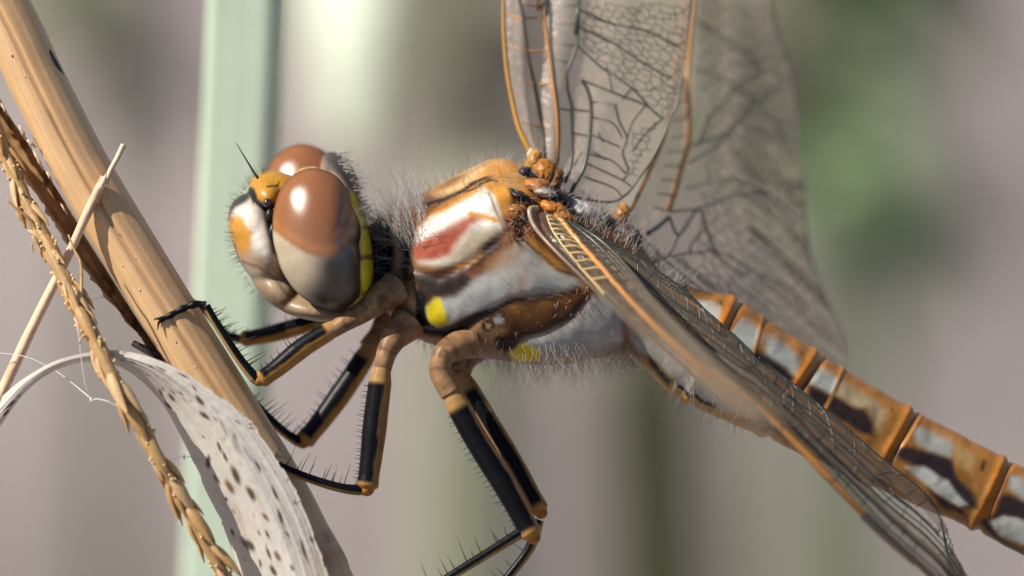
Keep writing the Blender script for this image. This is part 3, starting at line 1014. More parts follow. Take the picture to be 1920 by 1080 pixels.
def build_body():
    st = [((684, 425), (684, 550), 52), ((704, 416), (702, 558), 60), ((722, 418), (714, 570), 66), ((742, 398), (735, 600), 92), ((764, 388), (752, 620), 112), ((800, 362), (795, 640), 132), ((860, 330), (865, 662), 150), ((930, 300), (955, 676), 156),
          ((985, 312), (1035, 681), 152), ((1050, 352), (1095, 674), 145), ((1115, 392), (1145, 664), 132), ((1185, 440), (1180, 668), 116), ((1240, 508), (1208, 692), 106),
          ((1290, 536), (1246, 730), 104), ((1385, 562), (1290, 758), 104), ((1455, 607), (1352, 785), 100), ((1535, 661), (1438, 822), 92), ((1625, 716), (1540, 868), 84), ((1715, 769), (1634, 912), 78), ((1803, 816), (1728, 953), 74),
          ((1890, 861), (1818, 990), 72), ((2066, 955), (1998, 1082), 70), ((2236, 1049), (2172, 1170), 70), ((2390, 1138), (2330, 1252), 66), ((2500, 1208), (2450, 1300), 54), ((2560, 1255), (2525, 1320), 34), ((2590, 1290), (2575, 1315), 10)]
    arr = np.array([[*a, *b, w] for a, b, w in st], float)
    # resample evenly along the mid line
    mid = (arr[:, :2] + arr[:, 2:4]) / 2
    n, m = 760, 168
    dat = spline(np.column_stack([mid, np.zeros(len(arr)), arr]), n)[:, 3:]
    top, bot, b = dat[:, :2], dat[:, 2:4], dat[:, 4]
    c = (top + bot) / 2
    h = (top - bot) / 2
    th = np.linspace(0, 2 * np.pi, m, endpoint=False)
    ab = sm(c[:, 0], 1180, 1300)[:, None]                    # 0 thorax, 1 abdomen
    e = 0.86 * (1 - ab) + 0.95 * ab
    cs = np.sign(np.cos(th))[None] * np.abs(np.cos(th))[None] ** e
    sn = np.sign(np.sin(th))[None] * np.abs(np.sin(th))[None] ** e
    corr = np.hypot(np.linalg.norm(h, axis=1), 0.19 * b) / np.linalg.norm(h, axis=1)   # keep the silhouette height
    hh = h / corr[:, None]
    # position in the near half, used as drawing coordinates of the pattern on both flanks
    near = -np.abs(sn)
    X = c[:, None, 0] + hh[:, None, 0] * cs + TV[0] * b[:, None] * near
    Y = c[:, None, 1] + hh[:, None, 1] * cs + TV[1] * b[:, None] * near
    Xf, Yf = X.ravel(), Y.ravel()
    disp = np.zeros(X.shape)
    for (a, q) in RINGS:
        a, q = np.array(a, float), np.array(q, float)
        nrm = np.array([q[1] - a[1], a[0] - q[0]]); nrm /= np.linalg.norm(nrm)
        nrm *= np.sign(nrm[0])
        dd = (X - a[0]) * nrm[0] + (Y - a[1]) * nrm[1]
        disp += 4.5 * np.exp(-((dd + 6) / 8) ** 2) - 5.0 * np.exp(-((dd - 9) / 7) ** 2)
    for (a, q) in THIN:
        a, q = np.array(a, float), np.array(q, float)
        nrm = np.array([q[1] - a[1], a[0] - q[0]]); nrm /= np.linalg.norm(nrm)
        dd = (X - a[0]) * nrm[0] + (Y - a[1]) * nrm[1]
        disp += 2.2 * np.exp(-(dd / 4) ** 2)
    # thorax relief: sutures, swollen plates, dorsal carina
    def ln(pts, wdt, amp):
        d = np.full(X.shape, 1e9)
        for p, q in zip(pts[:-1], pts[1:]):
            p, q = np.array(p, float), np.array(q, float)
            ev = q - p
            hx = np.clip(((X - p[0]) * ev[0] + (Y - p[1]) * ev[1]) / (ev @ ev), 0, 1)
            d = np.minimum(d, np.hypot(X - p[0] - ev[0] * hx, Y - p[1] - ev[1] * hx))
        return amp * np.exp(-(d / wdt) ** 2)
    disp += ln(z2([(200, 560), (330, 610), (440, 560), (560, 470), (650, 400)]), 7, -6)
    disp += ln(z2([(440, 850), (540, 770), (640, 720), (760, 690), (960, 680)]), 6, -5)
    disp += ln(z2([(700, 430), (800, 540), (960, 630)]), 6, -5)
    disp += ln(z2([(600, 890), (760, 870), (900, 810), (1000, 700)]), 6, -4)
    disp += ln(z2([(270, 850), (340, 860), (440, 850)]), 7, -6)
    disp += ln(z2([(250, 430), (300, 370), (420, 300), (520, 230)]), 26, 5)
    disp += ln(z2([(330, 770), (480, 700), (640, 620), (760, 620)]), 26, 4)
    disp += ln(z2([(700, 935), (880, 890), (1050, 840)]), 24, 4)
    disp += ln(z2([(550, 300), (600, 270), (650, 250)]), 14, 7)
    disp += ln(z2([(680, 285), (700, 420)]), 8, -8)
    disp += ln([(722, 400), (716, 590)], 8, -9) + ln([(742, 380), (738, 600)], 7, 6) + ln([(766, 370), (752, 600)], 6, -7)
    disp += 1.2 * wob(X, Y, 50, 71, 2)
    rad = np.stack([hh[:, None, 0] * cs / (np.linalg.norm(hh, axis=1)[:, None]), hh[:, None, 1] * cs / (np.linalg.norm(hh, axis=1)[:, None])], -1)
    V = np.zeros((n, m, 3))
    V[..., 0] = c[:, None, 0] + hh[:, None, 0] * cs + rad[..., 0] * disp
    V[..., 1] = c[:, None, 1] + hh[:, None, 1] * cs + rad[..., 1] * disp
    V[..., 2] = MID
    V += TV * ((b[:, None] + disp) * sn)[..., None]
    V = V.reshape(-1, 3)

    p = Paint(Xf, Yf, AMBER * np.array([0.52, 0.52, 0.7]))
    thx = sm(Xf, 1200, 1150)
    p.mix(thx, BROWN * 1.35)
    # ---- thorax
    p.poly(z2([(100, 620), (260, 640), (270, 860), (600, 900), (640, 960), (560, 1000), (80, 960)]), TAN * 1.1, 10)
    p.poly(z2([(130, 330), (215, 250), (420, 180), (660, 70), (740, 180), (720, 330), (560, 330), (250, 440), (190, 470)]), AMBER * 0.95, 8)
    p.poly(z2([(150, 330), (250, 270), (380, 235), (430, 240), (330, 320), (230, 400), (160, 440)]), BROWN * 0.8, 8, 0.85)
    p.poly(z2([(170, 500), (225, 440), (300, 540), (430, 550), (350, 600), (250, 610), (170, 600)]), TAN * 1.25, 8, 0.8)
    p.poly(z2([(225, 445), (252, 402), (300, 365), (400, 308), (520, 226), (565, 250), (605, 300), (645, 400), (590, 470), (480, 530), (360, 560), (250, 540)]), WHITE, 5)
    p.poly(z2([(470, 400), (600, 370), (640, 410), (560, 480), (440, 545), (340, 560), (370, 510)]), [0.25, 0.185, 0.11], 10, 0.85)
    p.poly(z2([(212, 465), (330, 412), (420, 366), (480, 345), (545, 345), (480, 385), (425, 450), (375, 510), (330, 530), (240, 535), (212, 500)]), (0.27, 0.045, 0.014), 6)
    p.line(z2([(470, 345), (540, 338), (590, 350)]), 9, AMBER, 6)
    p.line(z2([(170, 580), (300, 612), (430, 575), (520, 520), (600, 450), (660, 410)]), 24, BROWN * 0.8, 14)
    p.poly(z2([(400, 560), (470, 520), (560, 440), (640, 400), (700, 420), (650, 470), (560, 570), (470, 625), (400, 620)]), BROWN * 1.5, 6, 0.9)
    p.poly(z2([(190, 590), (300, 620), (420, 590), (470, 620), (420, 680), (330, 690), (250, 720), (200, 680)]), BROWN * 0.7, 8, 0.9)
    p.line(z2([(430, 560), (480, 545), (560, 500)]), 12, AMBER * 0.6, 8, 0.8)
    p.spot(*z2([(575, 468)])[0], 21, 13, DARK, -42)
    # mid stripe
    p.poly(z2([(330, 705), (420, 690), (470, 640), (560, 590), (640, 490), (715, 420), (760, 500), (820, 545), (940, 610), (965, 640), (900, 670), (740, 685), (640, 720), (545, 758), (400, 805), (380, 822), (320, 832), (288, 790), (285, 740)]), PALE, 6)
    p.poly(z2([(690, 640), (640, 700), (690, 690), (730, 600), (720, 560)]), TAN, 14, 0.7)
    p.poly(z2([(550, 540), (650, 470), (710, 430), (740, 480), (640, 560), (560, 600)]), TAN * 1.1, 12, 0.75)
    p.poly(z2([(280, 610), (440, 600), (470, 640), (420, 688), (360, 690), (300, 700), (265, 720), (255, 660)]), DARK * 1.2, 8, 1.0)
    p.poly(z2([(258, 700), (285, 690), (283, 790), (330, 836), (400, 818), (545, 765), (500, 810), (440, 855), (370, 872), (300, 862), (258, 828)]), BLACK * 1.3, 4)
    p.poly(z2([(284, 745), (318, 705), (352, 700), (372, 745), (390, 802), (345, 832), (298, 808)]), YELLOW, 3)
    # brown field
    p.poly(z2([(535, 768), (640, 728), (760, 695), (960, 680), (1005, 700), (940, 780), (850, 830), (740, 870), (640, 880), (560, 830)]), BROWN * 0.75, 6)
    p.poly(z2([(640, 740), (760, 700), (900, 690), (860, 720), (720, 790), (640, 790)]), AMBER * 0.6, 14, 0.6)
    p.poly(z2([(430, 860), (540, 800), (620, 850), (600, 900), (480, 900)]), TAN * 1.2, 8)
    p.spot(*z2([(560, 832)])[0], 13, 10, DARK, 0)
    p.spot(*z2([(562, 832)])[0], 6, 5, TAN * 1.5, 0)
    p.spot(*z2([(600, 805)])[0], 8, 7, PALE * 1.1, 0)
    p.poly(z2([(700, 425), (730, 410), (820, 520), (960, 620), (990, 650), (930, 620), (800, 555)]), AMBER * 0.7, 5)
    # lower stripe
    p.poly(z2([(636, 930), (750, 888), (880, 835), (980, 740), (1060, 660), (1140, 740), (1135, 900), (1050, 962), (960, 990), (800, 990), (700, 985), (650, 962)]), PALE * 0.98, 7)
    p.poly(z2([(600, 880), (650, 868), (690, 890), (640, 930), (640, 960), (595, 930)]), DARK, 5)
    p.poly(z2([(634, 940), (690, 904), (760, 918), (784, 942), (780, 985), (710, 985), (655, 968)]), YELLOW, 3)
    p.poly(z2([(790, 960), (1100, 930), (1130, 960), (960, 1010), (760, 1010)]), TAN * 1.2, 8, 0.5)
    p.poly(z2([(300, 255), (430, 188), (560, 125), (640, 75), (660, 95), (560, 160), (430, 215), (320, 270)]), [0.56, 0.42, 0.22], 6, 0.7)  # cream rim of the back, with its highlight painted in
    p.poly(z2([(160, 320), (260, 262), (350, 250), (300, 310), (200, 390), (150, 420)]), BROWN * 1.2, 9, 0.8)
    # dorsum near the wings
    p.line(z2([(270, 305), (400, 245), (470, 205), (580, 178)]), 6, DARK, 3)
    p.line(z2([(330, 290), (420, 240), (560, 195), (590, 195)]), 4, DARK, 2.5)
    p.poly(z2([(590, 190), (650, 140), (700, 130), (700, 290), (640, 230)]), TAN * np.array([1.6, 1.6, 1.3]), 7, 0.8)
    p.poly(z2([(540, 215), (620, 215), (670, 240), (690, 280), (670, 310), (620, 300), (580, 270)]), AMBER * 1.15, 4)
    p.line(z2([(640, 232), (675, 245), (688, 275), (665, 300)]), 8, BLACK, 4)
    p.poly(z2([(520, 170), (580, 110), (640, 90), (660, 100), (640, 150), (580, 180)]), AMBER * 1.1, 5)
    p.poly(z2([(600, 330), (640, 330), (680, 420), (720, 360), (760, 380), (740, 430), (660, 440)]), BROWN * 1.1, 8, 0.8)
    # dark sutures between the plates
    p.line(z2([(250, 690), (258, 790), (296, 848), (370, 862), (440, 846), (545, 775)]), 19, BLACK * 1.3, 6)
    p.line(z2([(170, 600), (300, 632), (430, 596), (520, 536), (600, 460)]), 13, DARK * 1.3, 9, 0.9)
    p.line(z2([(280, 640), (360, 660), (440, 630)]), 26, DARK, 12, 0.9)
    p.line(z2([(440, 850), (545, 778), (640, 738), (760, 704), (960, 690)]), 9, DARK, 6, 0.9)
    p.line(z2([(600, 895), (650, 880), (760, 868), (880, 812), (990, 712)]), 8, DARK, 6, 0.8)
    p.line(z2([(700, 425), (760, 500), (830, 560), (970, 640)]), 5, DARK * 2, 5, 0.7)
    p.line(z2([(545, 250), (600, 330), (640, 420)]), 5, AMBER * 0.5, 5, 0.8)
    # prothorax and neck: black, with a brown collar
    p.poly([(640, 380), (742, 380), (742, 505), (720, 575), (640, 590)], BLACK * 1.5, 6)
    p.poly([(756, 420), (776, 425), (774, 500), (752, 510)], BLACK * 2, 5)
    p.poly([(740, 400), (756, 400), (748, 500), (735, 510)], TAN * 0.7, 4)
    p.poly([(690, 560), (740, 510), (765, 540), (760, 640), (700, 620)], TAN * 0.85, 10)
    # ---- abdomen (segment pattern), repeated beyond
    A_W, A_D = np.array([0.36, 0.37, 0.335]), np.array([0.022, 0.013, 0.013])
    G_ = [0.30, 0.30, 0.28]
    p.poly(z8([(60, 330), (250, 450), (520, 560), (620, 640), (540, 640), (300, 540), (100, 420)]), AMBER * 0.8 + [0.02, 0.05, 0], 8)
    p.poly(z8([(60, 240), (200, 300), (330, 400), (520, 500), (520, 545), (380, 525), (250, 450), (180, 375), (100, 320)]), G_, 8)
    p.poly(z8([(130, 340), (160, 355), (190, 395), (220, 420), (200, 437), (165, 400), (135, 370)]), A_D, 4)
    p.line(z8([(245, 445), (300, 480), (360, 505)]), 7, A_D, 4)
    p.poly(z8([(430, 545), (520, 540), (600, 600), (560, 600), (480, 570)]), A_D, 6)
    p.poly(z8([(228, 100), (270, 100), (262, 118), (240, 122)]), A_D, 3)
    p.poly(z8([(315, 108), (370, 122), (350, 130), (318, 118)]), A_D, 3, 0.8)
    p.poly(z8([(296, 148), (345, 146), (388, 172), (378, 225), (345, 215), (305, 185)]), A_W, 4)
    p.spot(*z8([(388, 158)])[0], 4, 6, A_D)
    p.poly(z8([(440, 160), (520, 198), (515, 232), (462, 205)]), A_D, 4)
    p.poly(z8([(420, 270), (440, 215), (470, 205), (505, 235), (512, 275), (485, 320), (440, 300)]), A_W * 0.92, 6)
    p.poly(z8([(528, 262), (560, 262), (620, 300), (640, 340), (625, 405), (560, 372), (522, 342)]), A_W * 0.9, 7)
    p.poly(z8([(495, 315), (540, 345), (590, 375), (640, 430), (640, 470), (560, 420), (490, 350)]), A_D, 5)
    p.spot(*z8([(653, 325)])[0], 5, 8, A_D, 20)
    p.poly(z8([(695, 385), (715, 360), (770, 385), (775, 420), (755, 465), (690, 440)]), A_W * 0.9, 5)
    p.poly(z8([(785, 395), (840, 425), (890, 475), (935, 525), (905, 580), (870, 520), (800, 485), (765, 470)]), [0.34, 0.28, 0.17], 8, 0.8)
    p.poly(z8([(680, 440), (770, 472), (860, 515), (886, 560), (888, 606), (840, 595), (740, 525), (680, 490)]), A_D, 5)
    p.spot(*z8([(960, 512)])[0], 5, 7, A_D, 20)
    seg = [((1035, 560, 1100, 578, 1172, 622, 1152, 684, 1090, 662, 1035, 622), A_W * 0.85, 6, 0.9),
           ((1172, 632, 1245, 662, 1235, 722, 1172, 692), [0.38, 0.25, 0.11], 8, 0.7),
           ((955, 648, 1030, 640, 1160, 685, 1180, 740, 1232, 800, 1242, 850, 1200, 862, 1130, 762, 1060, 715, 990, 692, 950, 670), A_D, 5, 1),
           ((1008, 712, 1060, 708, 1112, 745, 1150, 760, 1212, 842, 1190, 858, 1110, 800, 1040, 752), A_W, 4, 1),
           ((1078, 785, 1112, 803, 1200, 862, 1206, 884, 1140, 855), A_D, 4, 1),
           ((1270, 685, 1280, 690, 1277, 715, 1266, 712), A_D, 3, 1)]
    for r_ in range(4):
        off = np.array([r_ * 315, r_ * 168.0])
        for q, cc, soft, al in seg:
            q = np.array(q, float).reshape(-1, 2) + off
            p.poly(z8(q), cc, soft, al)
    p.poly(z8([(1245, 870), (1320, 820), (1404, 845), (1404, 882), (1330, 868), (1275, 900), (1330, 950), (1404, 990), (1404, 1010), (1320, 965), (1255, 915)]), A_D, 4)
    p.poly(z8([(1282, 900), (1325, 872), (1404, 890), (1460, 930), (1440, 975), (1404, 968), (1325, 942)]), A_W, 4)
    for a, q in RINGS:
        p.line([a, q], 24, (0.46, 0.145, 0.012), 14, 0.8)
        a2 = [(a[0] + 14, a[1] + 8), (q[0] + 13, q[1] + 6)]
        p.line(a2, 7, BROWN * 0.7, 5, 0.7)
    for a, q in THIN:
        p.line([a, q], 6, (0.46, 0.20, 0.05), 4, 0.9)
    # brighter amber painted along the back of the abdomen, as lit from above
    tp = np.tile(np.cos(th), n)
    p.mix(sm(tp, 0.72, 0.93) * sm(Xf, 1290, 1420) * 0.8, AMBER * np.array([0.85, 0.75, 0.7]))
    o = part('body', W(V), grid_faces(n, m, True), M_cuticle, fly, np.clip(p.C, 0.004, 0.8))
    return o


body = build_body()


# ------------------------------------------------------------------ head
def headpos(x, y, w):
    return np.array([x, y, MID]) + TV * w


def remesh(V, F, voxel, smooth):
    """melt overlapping shells into one continuous skin"""
    me0 = make_mesh('raw', V, F)
    o0 = bpy.data.objects.new('raw', me0)
    COL.objects.link(o0)
    md = o0.modifiers.new('r', 'REMESH'); md.mode = 'VOXEL'; md.voxel_size = voxel
    ms = o0.modifiers.new('s', 'SMOOTH'); ms.factor = 0.5; ms.iterations = smooth
    dg = bpy.context.evaluated_depsgraph_get()
    ev = o0.evaluated_get(dg).to_mesh()
    V = np.zeros(len(ev.vertices) * 3); ev.vertices.foreach_get('co', V); V = V.reshape(-1, 3)
    ls = np.zeros(len(ev.polygons), np.int32); ev.polygons.foreach_get('loop_start', ls)
    lt = np.zeros(len(ev.polygons), np.int32); ev.polygons.foreach_get('loop_total', lt)
    vi = np.zeros(len(ev.loops), np.int32); ev.loops.foreach_get('vertex_index', vi)
    polys = []
    for k in (4, 3):
        q = ls[lt == k]
        if len(q):
            polys.append(vi[q[:, None] + np.arange(k)[None]].astype(np.int64))
    o0.evaluated_get(dg).to_mesh_clear()
    bpy.data.objects.remove(o0)
    bpy.data.meshes.remove(me0)
    return V, polys


def fuse(els, voxel, smooth):
    Vs, Fs, n = [], [], 0
    for c, ax in els:
        V, F, _ = ellipsoid(c, ax, 16, 20)
        F = outward(V, F)
        Vs.append(V); Fs.append(F + n); n += len(V)
    return remesh(np.vstack(Vs), Fs, voxel, smooth)


def build_head():
    Vs, Fs, n = [], [], 0
    def el(x, y, w, a, b, c, ang=0):
        nonlocal n
        ca, sa = math.cos(math.radians(ang)), math.sin(math.radians(ang))
        V, F, _ = ellipsoid(headpos(x, y, w), np.array([[ca * a, sa * a, 0], [-sa * b, ca * b, 0], TV * c]), 22, 30)
        F = outward(V, F)
        Vs.append(V); Fs.append(F + n); n += len(V)
    el(636, 452, 0, 54, 118, 168, -8)           # capsule behind the eyes
    el(590, 440, 0, 80, 90, 70, 0)
    el(487, 452, 0, 50, 92, 100, -20)           # clypeus
    el(470, 420, 0, 42, 55, 92, -10)
    el(500, 358, 0, 34, 32, 74, 10)             # frons
    el(520, 535, 0, 62, 34, 92, 42)             # labrum
    el(590, 566, 0, 88, 30, 110, 8)             # mouthparts
    el(530, 300 + 50, 0, 50, 25, 50, 20)
    el(668, 470, 0, 30, 96, 160, -6)
    el(640, 345, 20, 32, 58, 110, -25)
    V, polys = remesh(np.vstack(Vs), Fs, 3.2, 10)
    # mirror far-side vertices onto the near side for the pattern
    w = (V - [0, 0, MID]) @ np.array([0, 0, 1.0]) / TV[2]
    Pn = V + TV * (-np.abs(w) - w)[:, None]
    z1 = lambda pts: [(380 + x / 2.633, 230 + y / 2.633) for x, y in pts]
    X, Y = Pn[:, 0], Pn[:, 1]
    # small creases of the face
    cre = 2.2 * np.sin((X * 0.75 - Y * 0.65) / 6.5) * np.exp(-(((X - 500) / 26) ** 2 + ((Y - 492) / 34) ** 2))
    V[:, 2] += cre
    p = Paint(X, Y, np.array([0.32, 0.22, 0.14]))
    p.poly(z1([(120, 330), (260, 330), (420, 560), (420, 860), (240, 800), (120, 560)]), [0.42, 0.34, 0.26], 8)
    p.poly(z1([(155, 450), (215, 400), (270, 440), (320, 540), (345, 640), (300, 690), (240, 650), (245, 560), (225, 490)]), [0.66, 0.61, 0.54], 8)
    p.poly(z1([(110, 520), (150, 475), (200, 480), (240, 540), (232, 620), (205, 680), (165, 640), (120, 590)]), [0.46, 0.22, 0.03], 6)
    p.poly(z1([(230, 620), (290, 640), (380, 720), (420, 800), (360, 800), (280, 720), (220, 690)]), [0.30, 0.19, 0.11], 9, 0.8)
    p.poly(z1([(110, 480), (140, 390), (200, 320), (232, 335), (222, 380), (168, 430), (135, 490)]), [0.030, 0.024, 0.020], 4)
    p.poly(z1([(215, 230), (420, 230), (420, 330), (370, 400), (300, 420), (250, 390), (222, 340)]), [0.42, 0.20, 0.016], 3)
    p.line(z1([(225, 340), (245, 395), (300, 425), (345, 440)]), 11, BLACK, 4)
    p.poly(z1([(290, 415), (350, 390), (380, 420), (370, 660), (348, 640), (330, 560), (300, 470)]), BLACK * 1.2, 4)
    p.poly(z1([(225, 745), (300, 760), (430, 850), (560, 900), (700, 930), (560, 980), (380, 930), (250, 830)]), [0.26, 0.17, 0.10], 9, 0.8)  # labrum and mouthparts in darker tan, the shade below the face painted in
    p.line(z1([(205, 690), (270, 700), (340, 770), (420, 850)]), 5, [0.14, 0.08, 0.04], 4, 0.7)
    p.line(z1([(395, 890), (430, 860), (452, 845)]), 7, [0.22, 0.10, 0.03], 4)
    p.line(z1([(185, 690), (215, 750), (240, 780)]), 5, [0.16, 0.10, 0.07], 4)
    # yellow rim behind the eye with two dark marks; dark back of the head on top
    p.poly([(655, 350), (700, 380), (712, 480), (700, 560), (655, 600), (668, 500)], [0.56, 0.45, 0.02], 4)
    p.line([(676, 430), (700, 425)], 11, [0.22, 0.14, 0.02], 7)
    p.line([(680, 487), (706, 482)], 10, [0.16, 0.11, 0.02], 7)
    p.poly([(600, 250), (720, 280), (690, 395), (662, 352), (610, 318)], [0.10, 0.075, 0.06], 6)
    p.poly(z1([(480, 190), (560, 200), (580, 240), (480, 250)]), [0.50, 0.30, 0.06], 4)
    k = 1 - sm(sdpoly(V[:, 0], V[:, 1], [(600, 240), (700, 262), (725, 330), (690, 400), (664, 362), (640, 330), (612, 300)]), -4, 6)
    p.mix(k, (0.045, 0.036, 0.03))
    hd = part('head', W(V), polys, M_head, fly, np.clip(p.C, 0.004, 0.8))
    return hd


head = build_head()
NEAR_W, EYE_C = -122.0, (604, 446)


def build_eye(cx, cy, cd, far):
    n, m = 120, 160
    ph = np.linspace(0.001, np.pi - 0.001, n)
    th = np.linspace(0, 2 * np.pi, m, endpoint=False)
    # poles point along the view depth; outline a tilted egg
    sp = np.sin(ph)[:, None]
    u = sp * np.cos(th)[None]; v = sp * np.sin(th)[None]; w = np.cos(ph)[:, None] * np.ones((1, m))
    # outline of the eye about its centre, an egg leaning back with a straight hind margin
    out = np.array([(608, 319), (590, 314), (570, 317), (550, 328), (532, 344), (517, 382), (512, 427), (520, 477), (540, 526), (570, 560), (608, 579), (642, 582), (669, 564), (679, 519), (673, 458), (659, 388), (646, 347), (627, 326)], float) - [604, 446]
    pa = np.unwrap(np.arctan2(out[:, 1], out[:, 0])[::-1])
    pr = np.hypot(out[:, 0], out[:, 1])[::-1]
    if pa[-1] < pa[0]:
        pa, pr = pa[::-1], pr[::-1]
    pa = np.concatenate([pa - 2 * np.pi, pa, pa + 2 * np.pi]); pr = np.concatenate([pr, pr, pr])
    Rt = np.interp(th, pa, pr)
    for _ in range(10):
        Rt = (np.roll(Rt, 1) + 2 * Rt + np.roll(Rt, -1)) / 4
    rx = sp * (Rt * np.cos(th))[None]
    ry = sp * (Rt * np.sin(th))[None]
    V = np.stack([cx + rx, cy + ry, cd + w * 84 + 0 * rx], -1)
    # shear so that the eye follows the across-body axis
    V[..., 0] += (V[..., 2] - cd) * TV[0]
    V[..., 1] += (V[..., 2] - cd) * TV[1] * 0.5
    V = V.reshape(-1, 3)
    gx, gy = 604 + rx.ravel(), 446 + ry.ravel()
    C = np.tile(np.array([0.27, 0.105, 0.038]), (len(V), 1))
    # boundary of the brown cap: px curve
    bx = np.array([500, 515, 540, 570, 600, 625, 645, 660, 680, 700])
    by = np.array([424, 432, 450, 468, 476, 470, 448, 420, 380, 340])
    bd = gy - np.interp(gx, bx, by)
    low = sm(bd, -7 - 20 * sm(gx, 600, 660), 7 + 26 * sm(gx, 600, 660))
    lowc = np.array([0.48, 0.40, 0.29]) * np.ones((len(V), 1))
    k = sm(gx + (gy - 500) * 0.28 + 6 * wob(gx, gy, 60, 4), 560, 622)[:, None]
    grey = np.array([0.052, 0.044, 0.036])
    lowc = lowc * (1 - k) + grey * k
    k = np.exp(-(((gx - 622) / 20) ** 2 + ((gy - 498) / 30) ** 2))[:, None] * 0.9
    lowc = lowc * (1 - k) + np.array([0.010, 0.009, 0.009]) * k
    k = np.exp(-(((gx - 655) / 16) ** 2 + ((gy - 468) / 52) ** 2))[:, None] * 0.95
    lowc = lowc * (1 - k) + np.array([0.012, 0.012, 0.016]) * k
    k = np.exp(-(((gx - 635) / 13) ** 2 + ((gy - 460) / 26) ** 2))[:, None] * 0.4
    lowc = lowc * (1 - k) + np.array([0.19, 0.18, 0.18]) * k
    C = C * (1 - low[:, None]) + lowc * low[:, None]
    # paler brown towards the front, deeper behind
    k = sm(gx, 595, 672)[:, None] * (1 - low)[:, None] * 0.7
    C = C * (1 - k) + np.array([0.16, 0.055, 0.022]) * k
    k = np.exp(-((bd + 14) / 12) ** 2)[:, None] * (1 - low)[:, None] * 0.45
    C = C * (1 - k) + np.array([0.46, 0.19, 0.06]) * k
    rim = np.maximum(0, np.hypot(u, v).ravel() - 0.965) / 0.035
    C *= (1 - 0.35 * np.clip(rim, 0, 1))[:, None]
    return part('eye', W(V), grid_faces(n, m, True), M_eye, head, np.clip(C, 0.004, 0.8))


build_eye(604, 446, MID - 116, False)
build_eye(584, 400, MID + 132, True)

# vertex bump, ocellus, antennae
def lump(name, c, ax, col, mat, parent, n=16, m=20):
    V, F, u = ellipsoid(c, ax, n, m)
    V = V + (0.03 * np.max(np.abs(ax)) * wob(V[:, 0], V[:, 1] + V[:, 2], 14, int(c[0])))[:, None]
    return part(name, W(V), F, mat, parent, np.tile(np.asarray(col), (len(V), 1)))


M_gloss = surf('glossy_cuticle', 0.2, 0.1, 30, 0.05, 50, coat=0.6)
lump('vertex_plate', (576, 327, 70), np.array([[26, -6, 0], [3, 14, 0], [0, 0, 34]]), (0.45, 0.25, 0.05), M_gloss, head)
lump('ocellus', (502, 381, 64), np.diag([9, 9, 9]), (0.03, 0.012, 0.012), M_gloss, head)
lump('antenna_socket', (505, 404, 62), np.array([[7, 4, 0], [-3, 13, 0], [0, 0, 9]]), BLACK, M_head, head)
lump('antenna_socket', (509, 440, 56), np.array([[5, 2, 0], [-2, 22, 0], [0, 0, 9]]), BLACK, M_head, head)
for dz, (ex, ey) in ((60, (443, 268)),):
    pts = [(500 - dz * 0.1, 352 - dz * 0.2, dz + 30), (480 - dz * 0.02, 326 - dz * 0.1, dz + 20), (463, 300 - dz * 0.05, dz + 14), (ex, ey, dz + 10)] if dz > 100 else [(484, 334, 70), (478, 326, 66), (462, 300, 60), (443, 268, 58)]
    V, F, *_ = tube(spline(pts, 30), np.linspace(2.6, 0.6, 30), 8)
    part('antenna', W(V), F, M_leg, head, np.tile((0.05, 0.06, 0.05), (len(V), 1)))


# ------------------------------------------------------------------ hair
def hairs(name, roots, dirs, lens, r0, parent, col=(0.62, 0.55, 0.50), curl=0.25, seed=0):
    r = np.random.default_rng(seed)
    n = len(roots)
    roots = np.asarray(roots, float); dirs = np.asarray(dirs, float)
    dirs = dirs / (np.linalg.norm(dirs, axis=1)[:, None] + 1e-9)
    lens = np.broadcast_to(np.asarray(lens, float), (n,))
    side = r.normal(size=(n, 3)); side -= dirs * (side * dirs).sum(1)[:, None]
    side /= np.linalg.norm(side, axis=1)[:, None]
    oth = np.cross(dirs, side)
    K_ = 5
    t = np.linspace(0, 1, K_)
    cen = roots[:, None] + dirs[:, None] * (t[None, :, None] * lens[:, None, None]) + side[:, None] * ((t ** 2)[None, :, None] * (lens * curl)[:, None, None])
    rr = r0 * (1 - 0.8 * t) * 1.0
    th = np.array([0, 2.094, 4.189])
    V = cen[:, :, None] + (np.cos(th)[None, None, :, None] * oth[:, None, None] + np.sin(th)[None, None, :, None] * side[:, None, None]) * rr[None, :, None, None]
    V = V.reshape(-1, 3)
    f = grid_faces(K_, 3, True)
    F = (f[None] + (np.arange(n) * K_ * 3)[:, None, None]).reshape(-1, 4)
    C = np.repeat(np.asarray(col) * r.uniform(0.7, 1.2, (n, 1)), K_ * 3, 0)
    return part(name, W(V), F, M_hair, parent, np.clip(C, 0, 0.85), kind='stuff')


def body_surface(xlo, xhi, ylo, yhi, k, seed, near_only=True, up=None):
    """points and normals on the body mesh inside a px window"""
    me = body.data
    co = np.zeros(len(me.vertices) * 3, np.float32); me.vertices.foreach_get('co', co)
    no = np.zeros(len(me.vertices) * 3, np.float32); me.vertices.foreach_get('normal', no)
    co = co.reshape(-1, 3).astype(float) + origin_of(fly); no = no.reshape(-1, 3).astype(float)
    p = unproject(co)
    nn = np.stack([no @ AX_R, -(no @ AX_U), no @ AX_F], 1)
    m = (p[:, 0] > xlo) & (p[:, 0] < xhi) & (p[:, 1] > ylo) & (p[:, 1] < yhi)
    if near_only:
        m &= nn[:, 2] < 0.45
    if up is not None:
        m &= (nn[:, 1] * up < -0.55)
    idx = np.flatnonzero(m)
    r = np.random.default_rng(seed)
    idx = r.choice(idx, k)
    return p[idx], nn[idx], r


